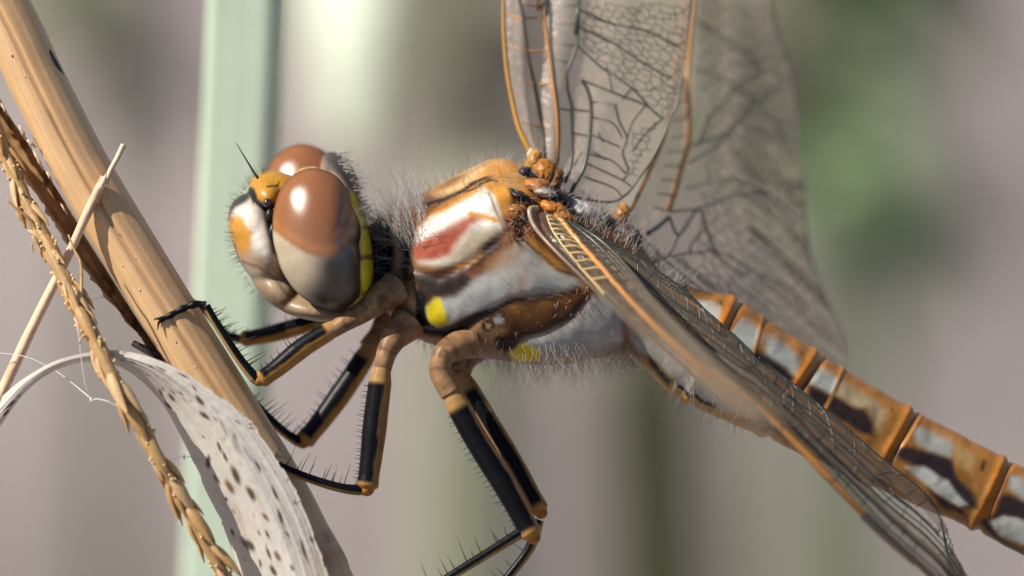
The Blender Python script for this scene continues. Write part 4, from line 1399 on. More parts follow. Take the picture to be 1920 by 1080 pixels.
def fur(name, window, k, seed, lean, ln, r0=0.9, col=(0.60, 0.53, 0.48), amt=0.6, near_only=True, curl=0.22, up=None):
    p, nn, r = body_surface(*window, k, seed, near_only, up)
    d = nn * (1 - amt) + np.asarray(lean, float) * amt + r.normal(scale=0.16, size=(k, 3))
    hairs(name, p - nn * 1.5, d, r.uniform(ln[0], ln[1], k), r0, body, col, curl, seed)


fur('neck_hair', (738, 800, 375, 470), 420, 1, (-0.15, -1.0, -0.05), (40, 112), 0.62, amt=0.72, near_only=False, col=(0.80, 0.74, 0.70))
fur('neck_hair', (700, 780, 405, 560), 420, 2, (-0.55, -0.25, -0.5), (22, 55), 0.75, col=(0.36, 0.30, 0.27), amt=0.5)
fur('back_hair', (770, 960, 290, 400), 240, 3, (0.0, -1.0, -0.1), (12, 40), 0.5, curl=0.4, amt=0.45, near_only=False, col=(0.66, 0.6, 0.56), up=1)
fur('side_hair', (770, 1150, 380, 660), 200, 4, (-0.2, 0.1, -0.6), (8, 24), 0.4, amt=0.35, col=(0.50, 0.40, 0.33))
fur('belly_hair', (930, 1190, 640, 690), 620, 5, (0.10, 1.0, 0.0), (22, 62), 0.42, amt=0.7, curl=0.45, near_only=False, col=(0.62, 0.56, 0.5))
fur('belly_hair', (780, 930, 630, 680), 130, 6, (0.1, 1.0, 0.1), (20, 50), 0.4, curl=0.4, amt=0.8, near_only=False)
fur('rump_hair', (1080, 1300, 380, 550), 620, 7, (0.35, -1.0, 0.0), (16, 48), 0.6, curl=0.4, amt=0.6, near_only=False, col=(0.66, 0.6, 0.55), up=1)
fur('waist_hair', (1180, 1440, 660, 815), 180, 8, (-0.3, 1.0, 0.0), (14, 32), 0.5, amt=0.7)
fur('side_bristle', (1040, 1110, 530, 590), 20, 9, (-0.35, 0.7, -0.7), (12, 24), 0.6, amt=0.6, col=(0.75, 0.62, 0.55))
fur('side_bristle', (950, 1010, 380, 450), 90, 10, (-0.5, 0.2, -0.7), (16, 34), 0.9, amt=0.6, col=(0.7, 0.5, 0.42))
# back of the head, and the face
r_ = np.random.default_rng(31)
rt, dr = [], []
for k in range(260):
    y = r_.uniform(285, 420); x = np.interp(y, [285, 330, 380, 420], [634, 652, 668, 678]) + r_.normal(0, 4)
    rt.append((x, y, r_.uniform(60, 200))); dr.append((0.9 + r_.normal(0, .25), -0.15 + r_.normal(0, .35), -0.25 + r_.normal(0, .3)))
hairs('occiput_hair', rt, dr, r_.uniform(12, 34, 260), 0.8, head, (0.62, 0.55, 0.50), 0.3, 41)
rt, dr = [], []
for k in range(150):
    t = r_.uniform(0, 1)
    x = np.interp(t, [0, .15, .35, .6, .8, 1], [500, 470, 432, 434, 470, 560]); y = np.interp(t, [0, .15, .35, .6, .8, 1], [322, 335, 385, 470, 545, 590])
    dv = np.interp(t, [0, .15, .35, .6, .8, 1], [-90, -110, -160, -195, -220, -260])
    rt.append((x + 6, y, r_.uniform(70, 180))); dr.append((math.cos(math.radians(dv)), math.sin(math.radians(dv)) if dv > -180 else -math.sin(math.radians(dv)) * -1, r_.normal(0, .4)))
hairs('face_hair', rt, dr, r_.uniform(10, 24, 150), 0.5, head, (0.10, 0.08, 0.07), 0.25, 43)


# ------------------------------------------------------------------ legs
def leg(coxa, fem, tib, tar, wf, wt, bands, fem_spine, tib_spine, seed, claw=True):
    """coxa/fem/tib/tar: px paths.  bands: list of (lo, hi, colour) across the femur, -1..1"""
    base_c = np.array([0.34, 0.19, 0.075])
    def two_tone(V, side, t, bands, t0=0.0, t1=1.0):
        C = np.tile(base_c, (len(side), 1))
        wv = 0.06 * wob(t * 900, side * 30, 160, seed + 3, 2)
        for lo, hi, c in bands:
            lo, hi = lo + wv, hi + wv
            k = sm(side, lo - 0.10, lo + 0.06) * (1 - sm(side, hi - 0.06, hi + 0.10))
            k = k * sm(t, t0, t0 + 0.05) * (1 - sm(t, t1 - 0.04, t1))
            C = C * (1 - k[:, None]) + np.asarray(c) * k[:, None]
        return C
    b = Bag()
    if coxa is not None:
        P = spline([q[:3] for q in coxa], 50)
        rad = np.interp(np.linspace(0, 1, 50), np.linspace(0, 1, len(coxa)), [q[3] for q in coxa])
        V, F, t, side, front = tube(P, rad, 28)
        C = np.tile(np.array([0.245, 0.14, 0.07]), (len(V), 1)) * (1 + 0.40 * wob(V[:, 0], V[:, 1], 30, seed))[:, None]
        k = sm(wob(V[:, 0], V[:, 1], 34, seed + 5), 0.35, 0.8)[:, None] * 0.6
        C = C * (1 - k) + np.array([0.09, 0.035, 0.015]) * k
        for tr in (0.34, 0.66):
            k = np.exp(-((t - tr) / 0.018) ** 2)[:, None] * 0.4
            C = C * (1 - k) + np.array([0.04, 0.016, 0.006]) * k
        V = V + (0.8 * wob(V[:, 0] + V[:, 2], V[:, 1], 40, seed + 9, 2))[:, None] * np.array([0.6, 0.5, -0.6])
        b.add(V, F, C)
    n = 110
    P = spline(fem, n)
    t = np.linspace(0, 1, n)
    rad = wf * (np.interp(t, [0, 0.12, 0.5, 0.88, 0.97, 1], [0.72, 0.95, 1.0, 0.86, 0.92, 0.6]))
    V, F, tt, side, front = tube(P, rad, 36)
    C = two_tone(V, side, tt, bands, 0.10, 0.97)
    k = sm(tt, 0.95, 0.985)[:, None]
    C = C * (1 - k) + np.array([0.38, 0.17, 0.035]) * k
    b.add(V, F, C)
    # knee
    V, F, _ = ellipsoid(P[-1], np.diag([wf * 0.6, wf * 0.55, wf * 0.6]), 12, 16)
    b.add(V, F, (0.30, 0.13, 0.03))
    o = b.build('leg', M_leg, fly)
    # tibia
    P2 = spline(tib, 100)
    t2 = np.linspace(0, 1, 100)
    V, F, tt, side, front = tube(P2, wt * np.interp(t2, [0, 0.06, 0.2, 0.9, 1], [0.9, 1.15, 1, 0.8, 0.9]), 24)
    C = np.tile(BLACK * 1.2, (len(V), 1))
    k = (sm(-side * tib_spine[1], 0.25, 0.55) * (1 - sm(tt, 0.93, 0.98)))[:, None] * 0.9
    C = C * (1 - k) + np.array([0.30, 0.19, 0.08]) * k
    part('tibia', W(V), F, M_leg, o, C)
    if tar is not None:
        P3 = spline(tar, 60)
        t3 = np.linspace(0, 1, 60)
        rr = wt * 0.72 * (1 + 0.16 * np.cos(t3 * 2 * np.pi * 4)) * np.linspace(1, 0.75, 60)
        V, F, *_ = tube(P3, rr, 14)
        bb = Bag(); bb.add(V, F, BLACK * 1.4)
        if claw:
            e = P3[-1]; dv = P3[-1] - P3[-6]; dv /= np.linalg.norm(dv)
            for s in (-1, 1):
                pr_ = np.array([-dv[1], dv[0], 0]) * s
                V, F, *_ = tube(spline([e - dv * 3, e + dv * 5 + pr_ * 5, e + dv * 9 + pr_ * 10 + np.array([0, 6, 0])], 10), np.linspace(3.2, 0.7, 10), 8)
                bb.add(V, F, BLACK * 1.2)
        bb.build('tarsus', M_leg, o)
    # spines
    rs = np.random.default_rng(seed)
    rt, dr, ls = [], [], []
    def row(P, cnt, sgn, l0, l1, wdt, t0, t1, spread):
        for k in range(cnt):
            q = t0 + (t1 - t0) * (k + rs.uniform(-.35, .35)) / max(cnt - 1, 1)
            i = int(np.clip(q * (len(P) - 1), 1, len(P) - 2))
            T = P[i + 1] - P[i - 1]; T /= np.linalg.norm(T)
            S = np.cross(T, [0, 0, 1.0]); S /= np.linalg.norm(S)
            z = rs.choice([-1, 1]) * spread
            rt.append(P[i] + S * sgn * wdt * 0.8); dr.append(S * sgn + T * 0.35 * tib_spine[4] + np.array([0, 0, z])); ls.append(np.interp(q, [0, 0.5, 1], [l1 * 0.8, l1, l0]) * rs.uniform(0.7, 1.15))
    if fem_spine:
        row(P, fem_spine[0], fem_spine[1], fem_spine[2], fem_spine[3], wf, 0.15, 0.92, 0.35)
    row(P2, tib_spine[0], tib_spine[1], tib_spine[2], tib_spine[3], wt, 0.06, 0.92, 0.45)
    row(P2, tib_spine[0], tib_spine[1], tib_spine[2] * 0.8, tib_spine[3] * 0.8, wt, 0.1, 0.95, 1.2)
    n_ = len(rt)
    rt, dr, ls = np.array(rt), np.array(dr), np.array(ls)
    hs = hairs('spine_fringe', rt, dr, ls, 1.25, o, (0.03, 0.028, 0.026), 0.06, seed)
    hs.data.materials.clear(); hs.data.materials.append(M_leg)
    return o


K_B = BLACK * 1.3
AM = np.array([0.34, 0.165, 0.04])
# front near leg: dark above, amber below
leg([(742, 540, 40, 32), (714, 560, 20, 28), (688, 580, 8, 21), (655, 600, 4, 18), (622, 620, 4, 15)], [(632, 612, 4), (570, 650, 0), (520, 690, -4), (486, 714, -8)],
    [(484, 716, -8), (450, 675, -6), (415, 622, -2), (386, 574, 2)], [(386, 572, 2), (368, 570, 2), (340, 580, 2), (318, 592, 2), (300, 600, 2)], 19, 9.5,
    [(-0.45, 1.2, AM), (-1.3, 0.05, K_B)], (10, -1, 10, 22), (9, -1, 22, 46, -0.4), 101)
# front far leg
leg([(700, 560, 210, 30), (650, 580, 205, 24), (600, 600, 200, 18)], [(612, 596, 200), (560, 612, 200), (500, 628, 200), (452, 636, 200)],
    [(450, 636, 200), (425, 628, 190), (400, 600, 150), (372, 570, 120)], [(372, 570, 120), (350, 562, 110), (330, 558, 105)], 17, 8,
    [(-0.35, 1.2, AM), (-1.3, 0.1, K_B)], (6, -1, 10, 20), (5, -1, 16, 30, -0.3), 102, claw=False)
# middle far leg
leg([(735, 600, 200, 34), (715, 630, 190, 26), (690, 655, 180, 21)], [(697, 648, 180), (655, 715, 170), (605, 785, 160), (568, 830, 150)],
    [(566, 832, 150), (535, 812, 140), (500, 780, 120), (468, 744, 90)], [(468, 744, 90), (455, 728, 75), (440, 705, 60)], 21, 9,
    [(0.30, 1.2, AM), (-1.3, 0.35, K_B)], (14, -1, 12, 26), (8, -1, 24, 50, -0.3), 103, claw=False)
# middle near leg
leg([(765, 605, 44, 36), (738, 636, 24, 26), (724, 666, 12, 19), (716, 700, 8, 16)], [(716, 690, 8), (706, 770, 4), (697, 850, -2), (688, 918, -8)],
    [(686, 920, -8), (640, 915, -12), (580, 897, -10), (520, 872, 0), (480, 850, 10)], [(480, 850, 10), (465, 835, 14), (450, 812, 16)], 23, 9,
    [(0.35, 0.6, TAN * 1.2), (0.55, 1.3, AM * 0.8), (-1.3, 0.35, K_B)], (26, -1, 10, 18), (9, -1, 26, 48, -0.2), 104, claw=False)
# hind near leg
leg([(885, 640, 34, 32), (850, 652, 14, 27), (830, 668, 4, 21), (826, 700, -2, 20), (846, 738, -4, 21)], [(842, 730, -4), (885, 810, -10), (940, 900, -18), (990, 990, -24), (1000, 1008, -24)],
    [(998, 985, -24), (930, 1028, -30), (840, 1084, -34), (740, 1150, -30), (680, 1190, 0)], [(680, 1190, 0), (662, 1200, 10), (650, 1212, 20)], 23, 9.5,
    [(0.72, 1.3, TAN * 1.2), (-1.3, 0.72, K_B)], (24, -1, 10, 20), (9, -1, 30, 52, -0.4), 105)
# hind far leg
leg([(900, 640, 150, 34), (868, 668, 120, 30), (858, 700, 100, 24)], [(862, 700, 100), (915, 790, 80), (970, 880, 60), (1015, 962, 40)],
    [(1012, 975, 40), (992, 1030, 40), (950, 1086, 40), (860, 1200, 40), (760, 1300, 60)], [(760, 1300, 60), (735, 1310, 60), (715, 1325, 60)], 20, 9,
    [(0.62, 1.3, TAN * 1.1), (-0.55, 0.66, K_B), (-1.3, -0.6, TAN)], (12, -1, 8, 14), (8, -1, 28, 46, -0.3), 106)


# ------------------------------------------------------------------ wings
def idx_spline(pts, n):
    P = np.array(pts, float)
    E = np.vstack([2 * P[0] - P[1], P, 2 * P[-1] - P[-2]])
    s = np.linspace(0, len(P) - 1 - 1e-6, n)
    i = s.astype(int); t = (s - i)[:, None]
    p0, p1, p2, p3 = E[i], E[i + 1], E[i + 2], E[i + 3]
    return 0.5 * (2 * p1 + (p2 - p0) * t + (2 * p0 - 5 * p1 + 4 * p2 - p3) * t ** 2 + (3 * p1 - p0 - 3 * p2 + p3) * t ** 3)


class Wing:
    def __init__(self, lead, trail, corr=5.0, pleat=(), n=260, m=90, bow=0.0):
        self.A, self.B = idx_spline(lead, n), idx_spline(trail, n)
        self.n, self.m = n, m
        u = np.linspace(0, 1, m)
        P = self.A[:, None] * (1 - u)[None, :, None] + self.B[:, None] * u[None, :, None]
        wd = np.linalg.norm(self.A - self.B, axis=1)
        T = np.gradient(P, axis=0); S = np.gradient(P, axis=1)
        Nn = np.cross(T, S); Nn /= np.linalg.norm(Nn, axis=2)[..., None] + 1e-9
        # the pleats of an insect wing: ridges along costa, subcosta, radius ...
        z = np.zeros(m)
        for c, a, w_ in pleat:
            z += a * np.exp(-((u - c) / w_) ** 2)
        z = z[None] * np.clip(wd / 200, 0.1, 1.3)[:, None] * corr
        z = z + bow * np.sin(np.pi * u)[None] * wd[:, None]
        s = np.repeat(np.arange(n)[:, None] * 4.0, m, 1); uu = np.repeat(u[None] * 300, n, 0)
        z = z + corr * 0.25 * wob(s, uu, 40, 5) * np.sin(np.pi * u)[None]
        self.P = P + Nn * z[..., None]
        self.wd = wd

    def at(self, s, c):
        s = np.clip(np.asarray(s, float), 0, 1) * (self.n - 1); c = np.clip(np.asarray(c, float), 0, 1) * (self.m - 1)
        i = np.minimum(s.astype(int), self.n - 2); j = np.minimum(c.astype(int), self.m - 2)
        fs, fc = (s - i)[..., None], (c - j)[..., None]
        P = self.P
        return (P[i, j] * (1 - fs) + P[i + 1, j] * fs) * (1 - fc) + (P[i, j + 1] * (1 - fs) + P[i + 1, j + 1] * fs) * fc

    def lift(self, pts):
        """px points -> on the wing surface"""
        Q = self.P.reshape(-1, 3)
        out = []
        for x, y in pts:
            k = np.argpartition((Q[:, 0] - x) ** 2 + (Q[:, 1] - y) ** 2, 4)[:4]
            out.append((x, y, Q[k, 2].mean()))
        return np.array(out)


def build_wing(W_, memb, main, fine, hole=None):
    """main: list of (name, path3d, radius0, radius1, colour0, colour1); fine: list of (path3d, r, colour)"""
    G = W_.P.reshape(-1, 3)
    F = grid_faces(W_.n, W_.m)
    if hole is not None:
        cen = G[F].mean(1)
        F = F[sdpoly(cen[:, 0], cen[:, 1], hole) > 0]
    th = 0.8
    me = make_mesh('wing_membrane', W(G) - origin_of(fly), F, memb)
    o = put('wing', me, fly)
    for name, path, r0, r1, c0, c1 in main:
        n = max(12, len(path))
        V, Fv, t, side, front = tube(path, np.linspace(r0, r1, len(path)), 10)
        C = np.asarray(c0)[None] * (1 - t)[:, None] + np.asarray(c1)[None] * t[:, None]
        part(name, W(V), Fv, M_vein, o, C)
    b = Bag()
    for path, r, c in fine:
        V, Fv, *_ = tube(path, r, 6, caps=False)
        b.add(V, Fv, c)
    if fine:
        b.build('vein_network', M_vein, o, kind='stuff')
    return o


def hexnet(box, size, inside, seed, jit=0.5, ang=0.0, sq=1.0):
    """jittered honeycomb edges in the plane, filtered by inside(x, y)"""
    r = np.random.default_rng(seed)
    x0, y0, x1, y1 = box
    cx, cy = (x0 + x1) / 2, (y0 + y1) / 2
    R_ = max(x1 - x0, y1 - y0) * 0.75
    pts, edges = {}, []
    a = size / math.sqrt(3)
    nI = int(R_ / (1.5 * a)) + 2
    nJ = int(R_ / size) + 2
    def vert(i, j, k):
        X = 1.5 * a * i + a * math.cos(math.pi / 3 * k); Y = size * (j + 0.5 * (i & 1)) + a * math.sin(math.pi / 3 * k)
        key = (round(X / a * 2), round(Y / a * 4))
        if key not in pts:
            jx, jy = r.normal(0, jit * a * 0.7, 2)
            X2, Y2 = (X + jx) * sq, Y + jy
            pts[key] = (cx + X2 * math.cos(ang) - Y2 * math.sin(ang), cy + X2 * math.sin(ang) + Y2 * math.cos(ang))
        return key
    for i in range(-nI, nI + 1):
        for j in range(-nJ, nJ + 1):
            for k in range(3):
                edges.append((vert(i, j, k), vert(i, j, k + 1)))
    out = []
    for e in edges:
        p, q = pts[e[0]], pts[e[1]]
        if inside(*p) and inside(*q):
            out.append((p, q))
    return out


ORANGE = np.array([0.50, 0.22, 0.055])
VD = np.array([0.045, 0.045, 0.036])
VB = np.array([0.14, 0.105, 0.07])
zf = lambda pts: [(900 + x / 2.25, y / 2.25) for x, y in pts]
zh = lambda pts: [(1150 + x / 1.543, y / 1.543) for x, y in pts]


def inside_of(poly):
    p = np.array(poly, float)
    return lambda x, y: bool(sdpoly(np.array([x]), np.array([y]), p)[0] < 0)


def sub(path, n=40):
    return spline(path, n)


def outboard(w, f, s0):
    """ordered veins of the outer wing"""
    r = np.random.default_rng(12)
    cs = [0.0, 0.1, 0.22, 0.34, 0.46, 0.58, 0.7, 0.82, 0.92, 1.0]
    for c in cs[1:-1]:
        f.append((w.at(np.linspace(s0, 0.97, 40), np.full(40, c)), 1.8, VD * 1.4))
    for a, b in zip(cs[:-1], cs[1:]):
        for k in range(40):
            q = s0 + (0.98 - s0) * (k + r.uniform(0.2, 0.8)) / 40
            f.append((w.at(np.array([q, q + 0.004]), np.array([a, b])), 1.0, VD * 1.4))


# ---- far forewing, raised
def far_forewing():
    lead = [(1012, 318, 140), (1000, 292, 150), (985, 262, 156), (971, 228, 164), (960, 180, 174), (951, 130, 184), (945, 60, 200), (944, 0, 214), (946, -100, 236), (955, -400, 290), (990, -900, 380), (1050, -1400, 470), (1120, -1650, 510)]
    trail = [(1066, 362, 140), (1085, 371, 145), (1118, 377, 150), (1152, 378, 156), (1178, 362, 166), (1200, 333, 174), (1224, 298, 186), (1254, 232, 204), (1282, 130, 230), (1318, -300, 320), (1310, -880, 420), (1240, -1380, 500), (1135, -1650, 512)]
    w = Wing(lead, trail, 6, ((0.0, 1, .03), (0.12, -1.2, .05), (0.24, 1.3, .05), (0.36, -1, .06), (0.5, .6, .08), (.65, -.5, .08)))
    up = lambda p, q: np.vstack([p, q])
    def L3(zp, n=50, ext=None):
        p = w.lift(zf(zp))
        if ext is not None:
            p = np.vstack([p, ext])
        return sub(p, n)
    sE = lambda c: w.at(np.linspace(0.62, 0.98, 8), np.full(8, c))
    costa = w.at(np.linspace(0.05, 0.995, 160), np.full(160, 0.004))
    main = [('costa_vein', costa, 6.5, 1.6, ORANGE * [0.9, 1.05, 0.6], np.array([0.22, 0.12, 0.06])),
            ('subcosta_vein', L3([(278, 690), (268, 560), (240, 400), (205, 240), (182, 80), (172, 0)], 60, sE(0.08)), 3.6, 2.6, VD, ORANGE * 0.6),
            ('radius_vein', L3([(325, 700), (328, 560), (322, 450), (300, 300), (285, 180), (268, 60), (262, 0)], 70, sE(0.2)), 3.6, 3.0, ORANGE * 0.8, ORANGE * 0.75),
            ('radius_vein', L3([(327, 690), (333, 560), (327, 450), (309, 300), (298, 150), (297, 0)], 70, sE(0.25)), 3.4, 2.6, VD, VD),
            ('median_vein', L3([(360, 770), (385, 690), (390, 560), (386, 430), (362, 340), (385, 260), (411, 190), (416, 60), (418, 0)], 70, sE(0.42)), 3.2, 2.6, VD, VD),
            ('cubital_vein', L3([(368, 850), (400, 780), (440, 705), (462, 580), (468, 450), (452, 375), (425, 335)], 50), 4.2, 3.0, VD, VD),
            ('trailing_vein', w.at(np.linspace(0.0, 0.99, 160), np.full(160, 0.997)), 2.6, 1.6, VD, VB)]
    f = []
    for zp in (((425, 335), (560, 390), (690, 440), (770, 500)), ((411, 190), (520, 290), (640, 370), (720, 460), (770, 500)), ((470, 430), (580, 445)), ((475, 495), (560, 520), (600, 580)),
               ((475, 570), (590, 620)), ((465, 650), (560, 680), (620, 740)), ((455, 690), (600, 760), (640, 790)), ((440, 745), (560, 790), (600, 830)), ((570, 450), (590, 520), (620, 580), (600, 640), (625, 720), (600, 760)),
               ((395, 700), (430, 640)), ((390, 560), (462, 575)), ((386, 460), (468, 470)), ((560, 390), (540, 300), (520, 290)), ((640, 370), (600, 420)), ((700, 440), (640, 520), (620, 580)), ((770, 500), (700, 560), (640, 640)), ((330, 460), (385, 465)),
               ((315, 100), (413, 100)), ((313, 180), (405, 195)), ((320, 255), (372, 262)), ((300, 20), (415, 25)), ((418, 40), (560, 100), (700, 130), (840, 200)), ((415, 110), (560, 180), (680, 260), (800, 330)), ((480, 640), (530, 672)), ((500, 560), (520, 600))):
        f.append((L3(zp, 14), 1.9 if len(zp) > 3 else 1.5, VD * 1.4))
    for zp in (((180, 75), (245, 75)), ((105, 185), (200, 215), (287, 215)), ((128, 335), (235, 357), (303, 348)), ((180, 515), (262, 537), (325, 520)), ((185, 20), (262, 25)), ((110, 60), (180, 80))):
        f.append((L3(zp, 14), 2.0, ORANGE * 1.1))
    net = inside_of(zf([(430, 0), (900, 0), (850, 420), (775, 520), (700, 690), (630, 800), (590, 700), (640, 640), (640, 540), (770, 500), (640, 380), (500, 280), (425, 180)]))
    for p, q in hexnet((1080, -10, 1300, 350), 13, net, 3, ang=0.5, sq=1.7):
        f.append((w.lift([p, q]), 0.8, VD * 2))
    outboard(w, f, 0.745)
    build_wing(w, M_memb, main, f)


# ---- far hind wing, raised and fanned behind
def far_hindwing():
    lead = [(1166, 418, 150), (1169, 413, 152), (1174, 405, 158), (1181, 393, 168), (1190, 375, 182), (1203, 345, 205), (1218, 312, 226), (1235, 275, 250), (1247, 240, 270), (1262, 160, 316), (1272, 90, 350), (1283, 0, 390), (1298, -200, 455), (1326, -700, 598), (1380, -1250, 760), (1420, -1500, 830)]
    trail = [(1212, 455, 155), (1240, 482, 175), (1300, 530, 220), (1380, 590, 280), (1480, 648, 350), (1572, 690, 420), (1588, 650, 440), (1562, 592, 440), (1538, 540, 440), (1512, 452, 450), (1503, 310, 470), (1486, 150, 500), (1448, 0, 530), (1480, -240, 590), (1500, -800, 700), (1450, -1480, 830)]
    lead = [(x, y, 150 + (d - 150) * 1.5) for x, y, d in lead[:len(trail)]]
    trail = [(x, y, 150 + (d - 150) * 1.5) for x, y, d in trail]
    w = Wing(lead, trail, 3, ((0.0, 1, .03), (0.07, -1, .04), (0.15, 1, .04), (0.3, -.7, .06), (0.5, .7, .08), (.7, -.6, .08)))
    M3 = lambda pts, n=30: sub(w.lift(zh(pts)), n)
    main = [('costa_vein', w.at(np.linspace(0.0, 0.995, 140), np.full(140, 0.01)), 4.0, 3.2, ORANGE * 0.6, ORANGE * 0.7),
            ('radius_vein', sub(np.vstack([w.lift([(1253, 395), (1264, 362), (1278, 311), (1290, 262), (1290, 200), (1288, 133), (1297, 0)]), [(1318, -250, 640), (1350, -700, 840)]]), 60), 6.0, 5.0, ORANGE * [1.0, 1.1, 1.1], ORANGE * 0.85),
            ('base_vein', M3([(100, 676), (130, 655), (162, 628)]), 4.5, 4.0, VD * 1.5, VD * 1.5),
            ('anal_vein', M3([(162, 628), (190, 680), (245, 605), (268, 660), (290, 722), (335, 770), (380, 800)], 50), 2.6, 2.4, VD * 2, VD * 2),
            ('trailing_vein', w.at(np.linspace(0.05, 0.99, 200), np.full(200, 0.997)), 2.0, 1.6, VB, VB)]
    f = []
    for zp in (((120, 750), (200, 735), (290, 724)), ((165, 612), (245, 604), (330, 572), (430, 562), (490, 595), (530, 640)), ((215, 425), (270, 405), (335, 380), (300, 420), (220, 470)), ((210, 545), (330, 520), (450, 562)),
               ((245, 420), (280, 330), (350, 250), (430, 200)), ((335, 380), (400, 300), (470, 250)), ((290, 722), (330, 740), (420, 790), (500, 830), (560, 900)), ((240, 60), (330, 120), (420, 180)), ((235, 200), (320, 230), (420, 300), (510, 420)),
               ((190, 680), (160, 740), (130, 760)), ((268, 660), (230, 700), (220, 730))):
        f.append((M3(zp, 24), 2.0, VD * 2.2))
    r = np.random.default_rng(9)
    for k in range(46):           # fine radiating cells towards the margin
        s0 = r.uniform(0.18, 0.72)
        c0 = r.uniform(0.42, 0.6)
        t = np.linspace(0, 1, 10)
        f.append((w.at(s0 + 0.05 * t * r.uniform(-0.3, 1), c0 + (0.985 - c0) * t), 1.0, VB * 1.4))
    net = inside_of([(1305, 0), (1445, 0), (1500, 300), (1530, 540), (1580, 660), (1500, 650), (1300, 520), (1320, 300)])
    for p, q in hexnet((1230, 0, 1590, 690), 15, net, 5, ang=0.9, sq=1.8):
        f.append((w.lift([p, q]), 0.9, VB * 1.2))
    for zp in (((118, 600), (160, 610)), ((128, 560), (172, 565)), ((140, 520), (185, 524)), ((150, 480), (192, 480)), ((160, 440), (200, 436)), ((166, 400), (205, 392)), ((172, 350), (208, 340)), ((178, 300), (208, 290)), ((180, 240), (210, 230))):
        f.append((M3(zp, 6), 1.6, ORANGE * 0.7))
    outboard(w, f, 0.83)
    build_wing(w, M_memb, main, f)


# ---- near hind wing: hangs down beside the abdomen, seen almost edge on, torn at its hind margin
def near_hindwing():
    lead = [(1082, 428, 20), (1130, 500, -30), (1200, 585, -90), (1290, 670, -140), (1360, 722, -175), (1425, 765, -200), (1475, 820, -215), (1530, 880, -225), (1590, 945, -235), (1660, 1015, -245), (1745, 1088, -255), (1850, 1185, -265), (2050, 1390, -280), (2250, 1600, -290), (2330, 1690, -290)]
    trail = [(1100, 424, 34), (1150, 456, 30), (1200, 486, 24), (1245, 516, 16), (1290, 550, 8), (1345, 605, 0), (1400, 658, -8), (1460, 700, -12), (1540, 762, -16), (1640, 848, -20), (1752, 948, -24), (1800, 1090, -30), (1990, 1290, -60), (2220, 1530, -120), (2335, 1680, -280)]
    w = Wing(lead, trail, 7, ((0.0, 1, .03), (0.1, -1.4, .05), (0.2, 1.4, .05), (0.34, -1.2, .06), (0.5, 1.2, .07), (.66, -1.0, .07), (.82, .8, .06)), bow=0.05)
    main = [('costa_vein', w.at(np.linspace(0.02, 0.36, 60), np.full(60, 0.005)), 4, 10, VB, ORANGE * 0.8),
            ('costa_vein', w.at(np.linspace(0.355, 0.60, 60), np.full(60, 0.005)), 11.0, 7.0, ORANGE * [1.0, 1.05, 1.1], ORANGE * 0.8),
            ('costa_vein', w.at(np.linspace(0.595, 0.99, 80), np.full(80, 0.005)), 7, 4, VB, ORANGE * 0.6),
            ('radius_vein', w.at(np.linspace(0.02, 0.99, 140), np.full(140, 0.22)), 4.5, 3.5, VB, VB),
            ('median_vein', w.at(np.linspace(0.03, 0.97, 140), np.linspace(0.36, 0.42, 140)), 3.0, 2.4, VD, VD),
            ('cubital_vein', w.at(np.linspace(0.03, 0.72, 120), np.linspace(0.55, 0.62, 120)), 3.2, 2.2, VD, VD),
            ('trailing_vein', w.at(np.linspace(0.0, 0.99, 200), np.full(200, 0.995)), 2.6, 1.8, VD, VD)]
    # stigma-like dark stretch of the leading edge
    main.append(('costal_spot', w.at(np.linspace(0.60, 0.69, 30), np.full(30, 0.02)), 9.5, 8.0, VD, VB))
    f = []
    for c0, c1, s0, s1 in ((0.10, 0.10, 0.02, .99), (0.28, 0.30, 0.05, .99), (0.46, 0.50, 0.1, 0.95), (0.68, 0.74, 0.04, 0.66), (0.78, 0.86, 0.05, 0.6), (0.88, 0.93, 0.08, 0.55), (0.05, 0.05, .05, .99), (0.15, 0.16, .05, .99), (0.19, 0.19, .05, .99), (0.25, 0.26, .05, .99), (0.33, 0.35, .05, .97), (0.42, 0.46, .08, .95), (0.54, 0.58, .1, .7), (0.64, 0.67, .1, .66)):
        f.append((w.at(np.linspace(s0, s1, 90), np.linspace(c0, c1, 90) + 0.012 * np.sin(np.linspace(0, 16, 90))), 1.7, VD))
    r = np.random.default_rng(4)
    cs = [0.0, 0.10, 0.22, 0.29, 0.38, 0.48, 0.58, 0.70, 0.82, 0.91, 1.0]
    for a, b in zip(cs[:-1], cs[1:]):
        for k in range(34):
            s0 = (k + r.uniform(0.1, 0.9)) / 34
            t = np.linspace(0, 1, 6)
            f.append((w.at(np.clip(s0 + 0.010 * r.normal() * t, 0, 1), a + (b - a) * t), 1.15, VD * 1.2 if a > 0.05 else ORANGE * 0.7))
    hole = [(1626, 892), (1652, 898), (1700, 928), (1742, 968), (1764, 996), (1790, 1010), (1776, 1040), (1740, 1010), (1690, 968), (1640, 920)]
    build_wing(w, M_memb_near, main, f, hole)


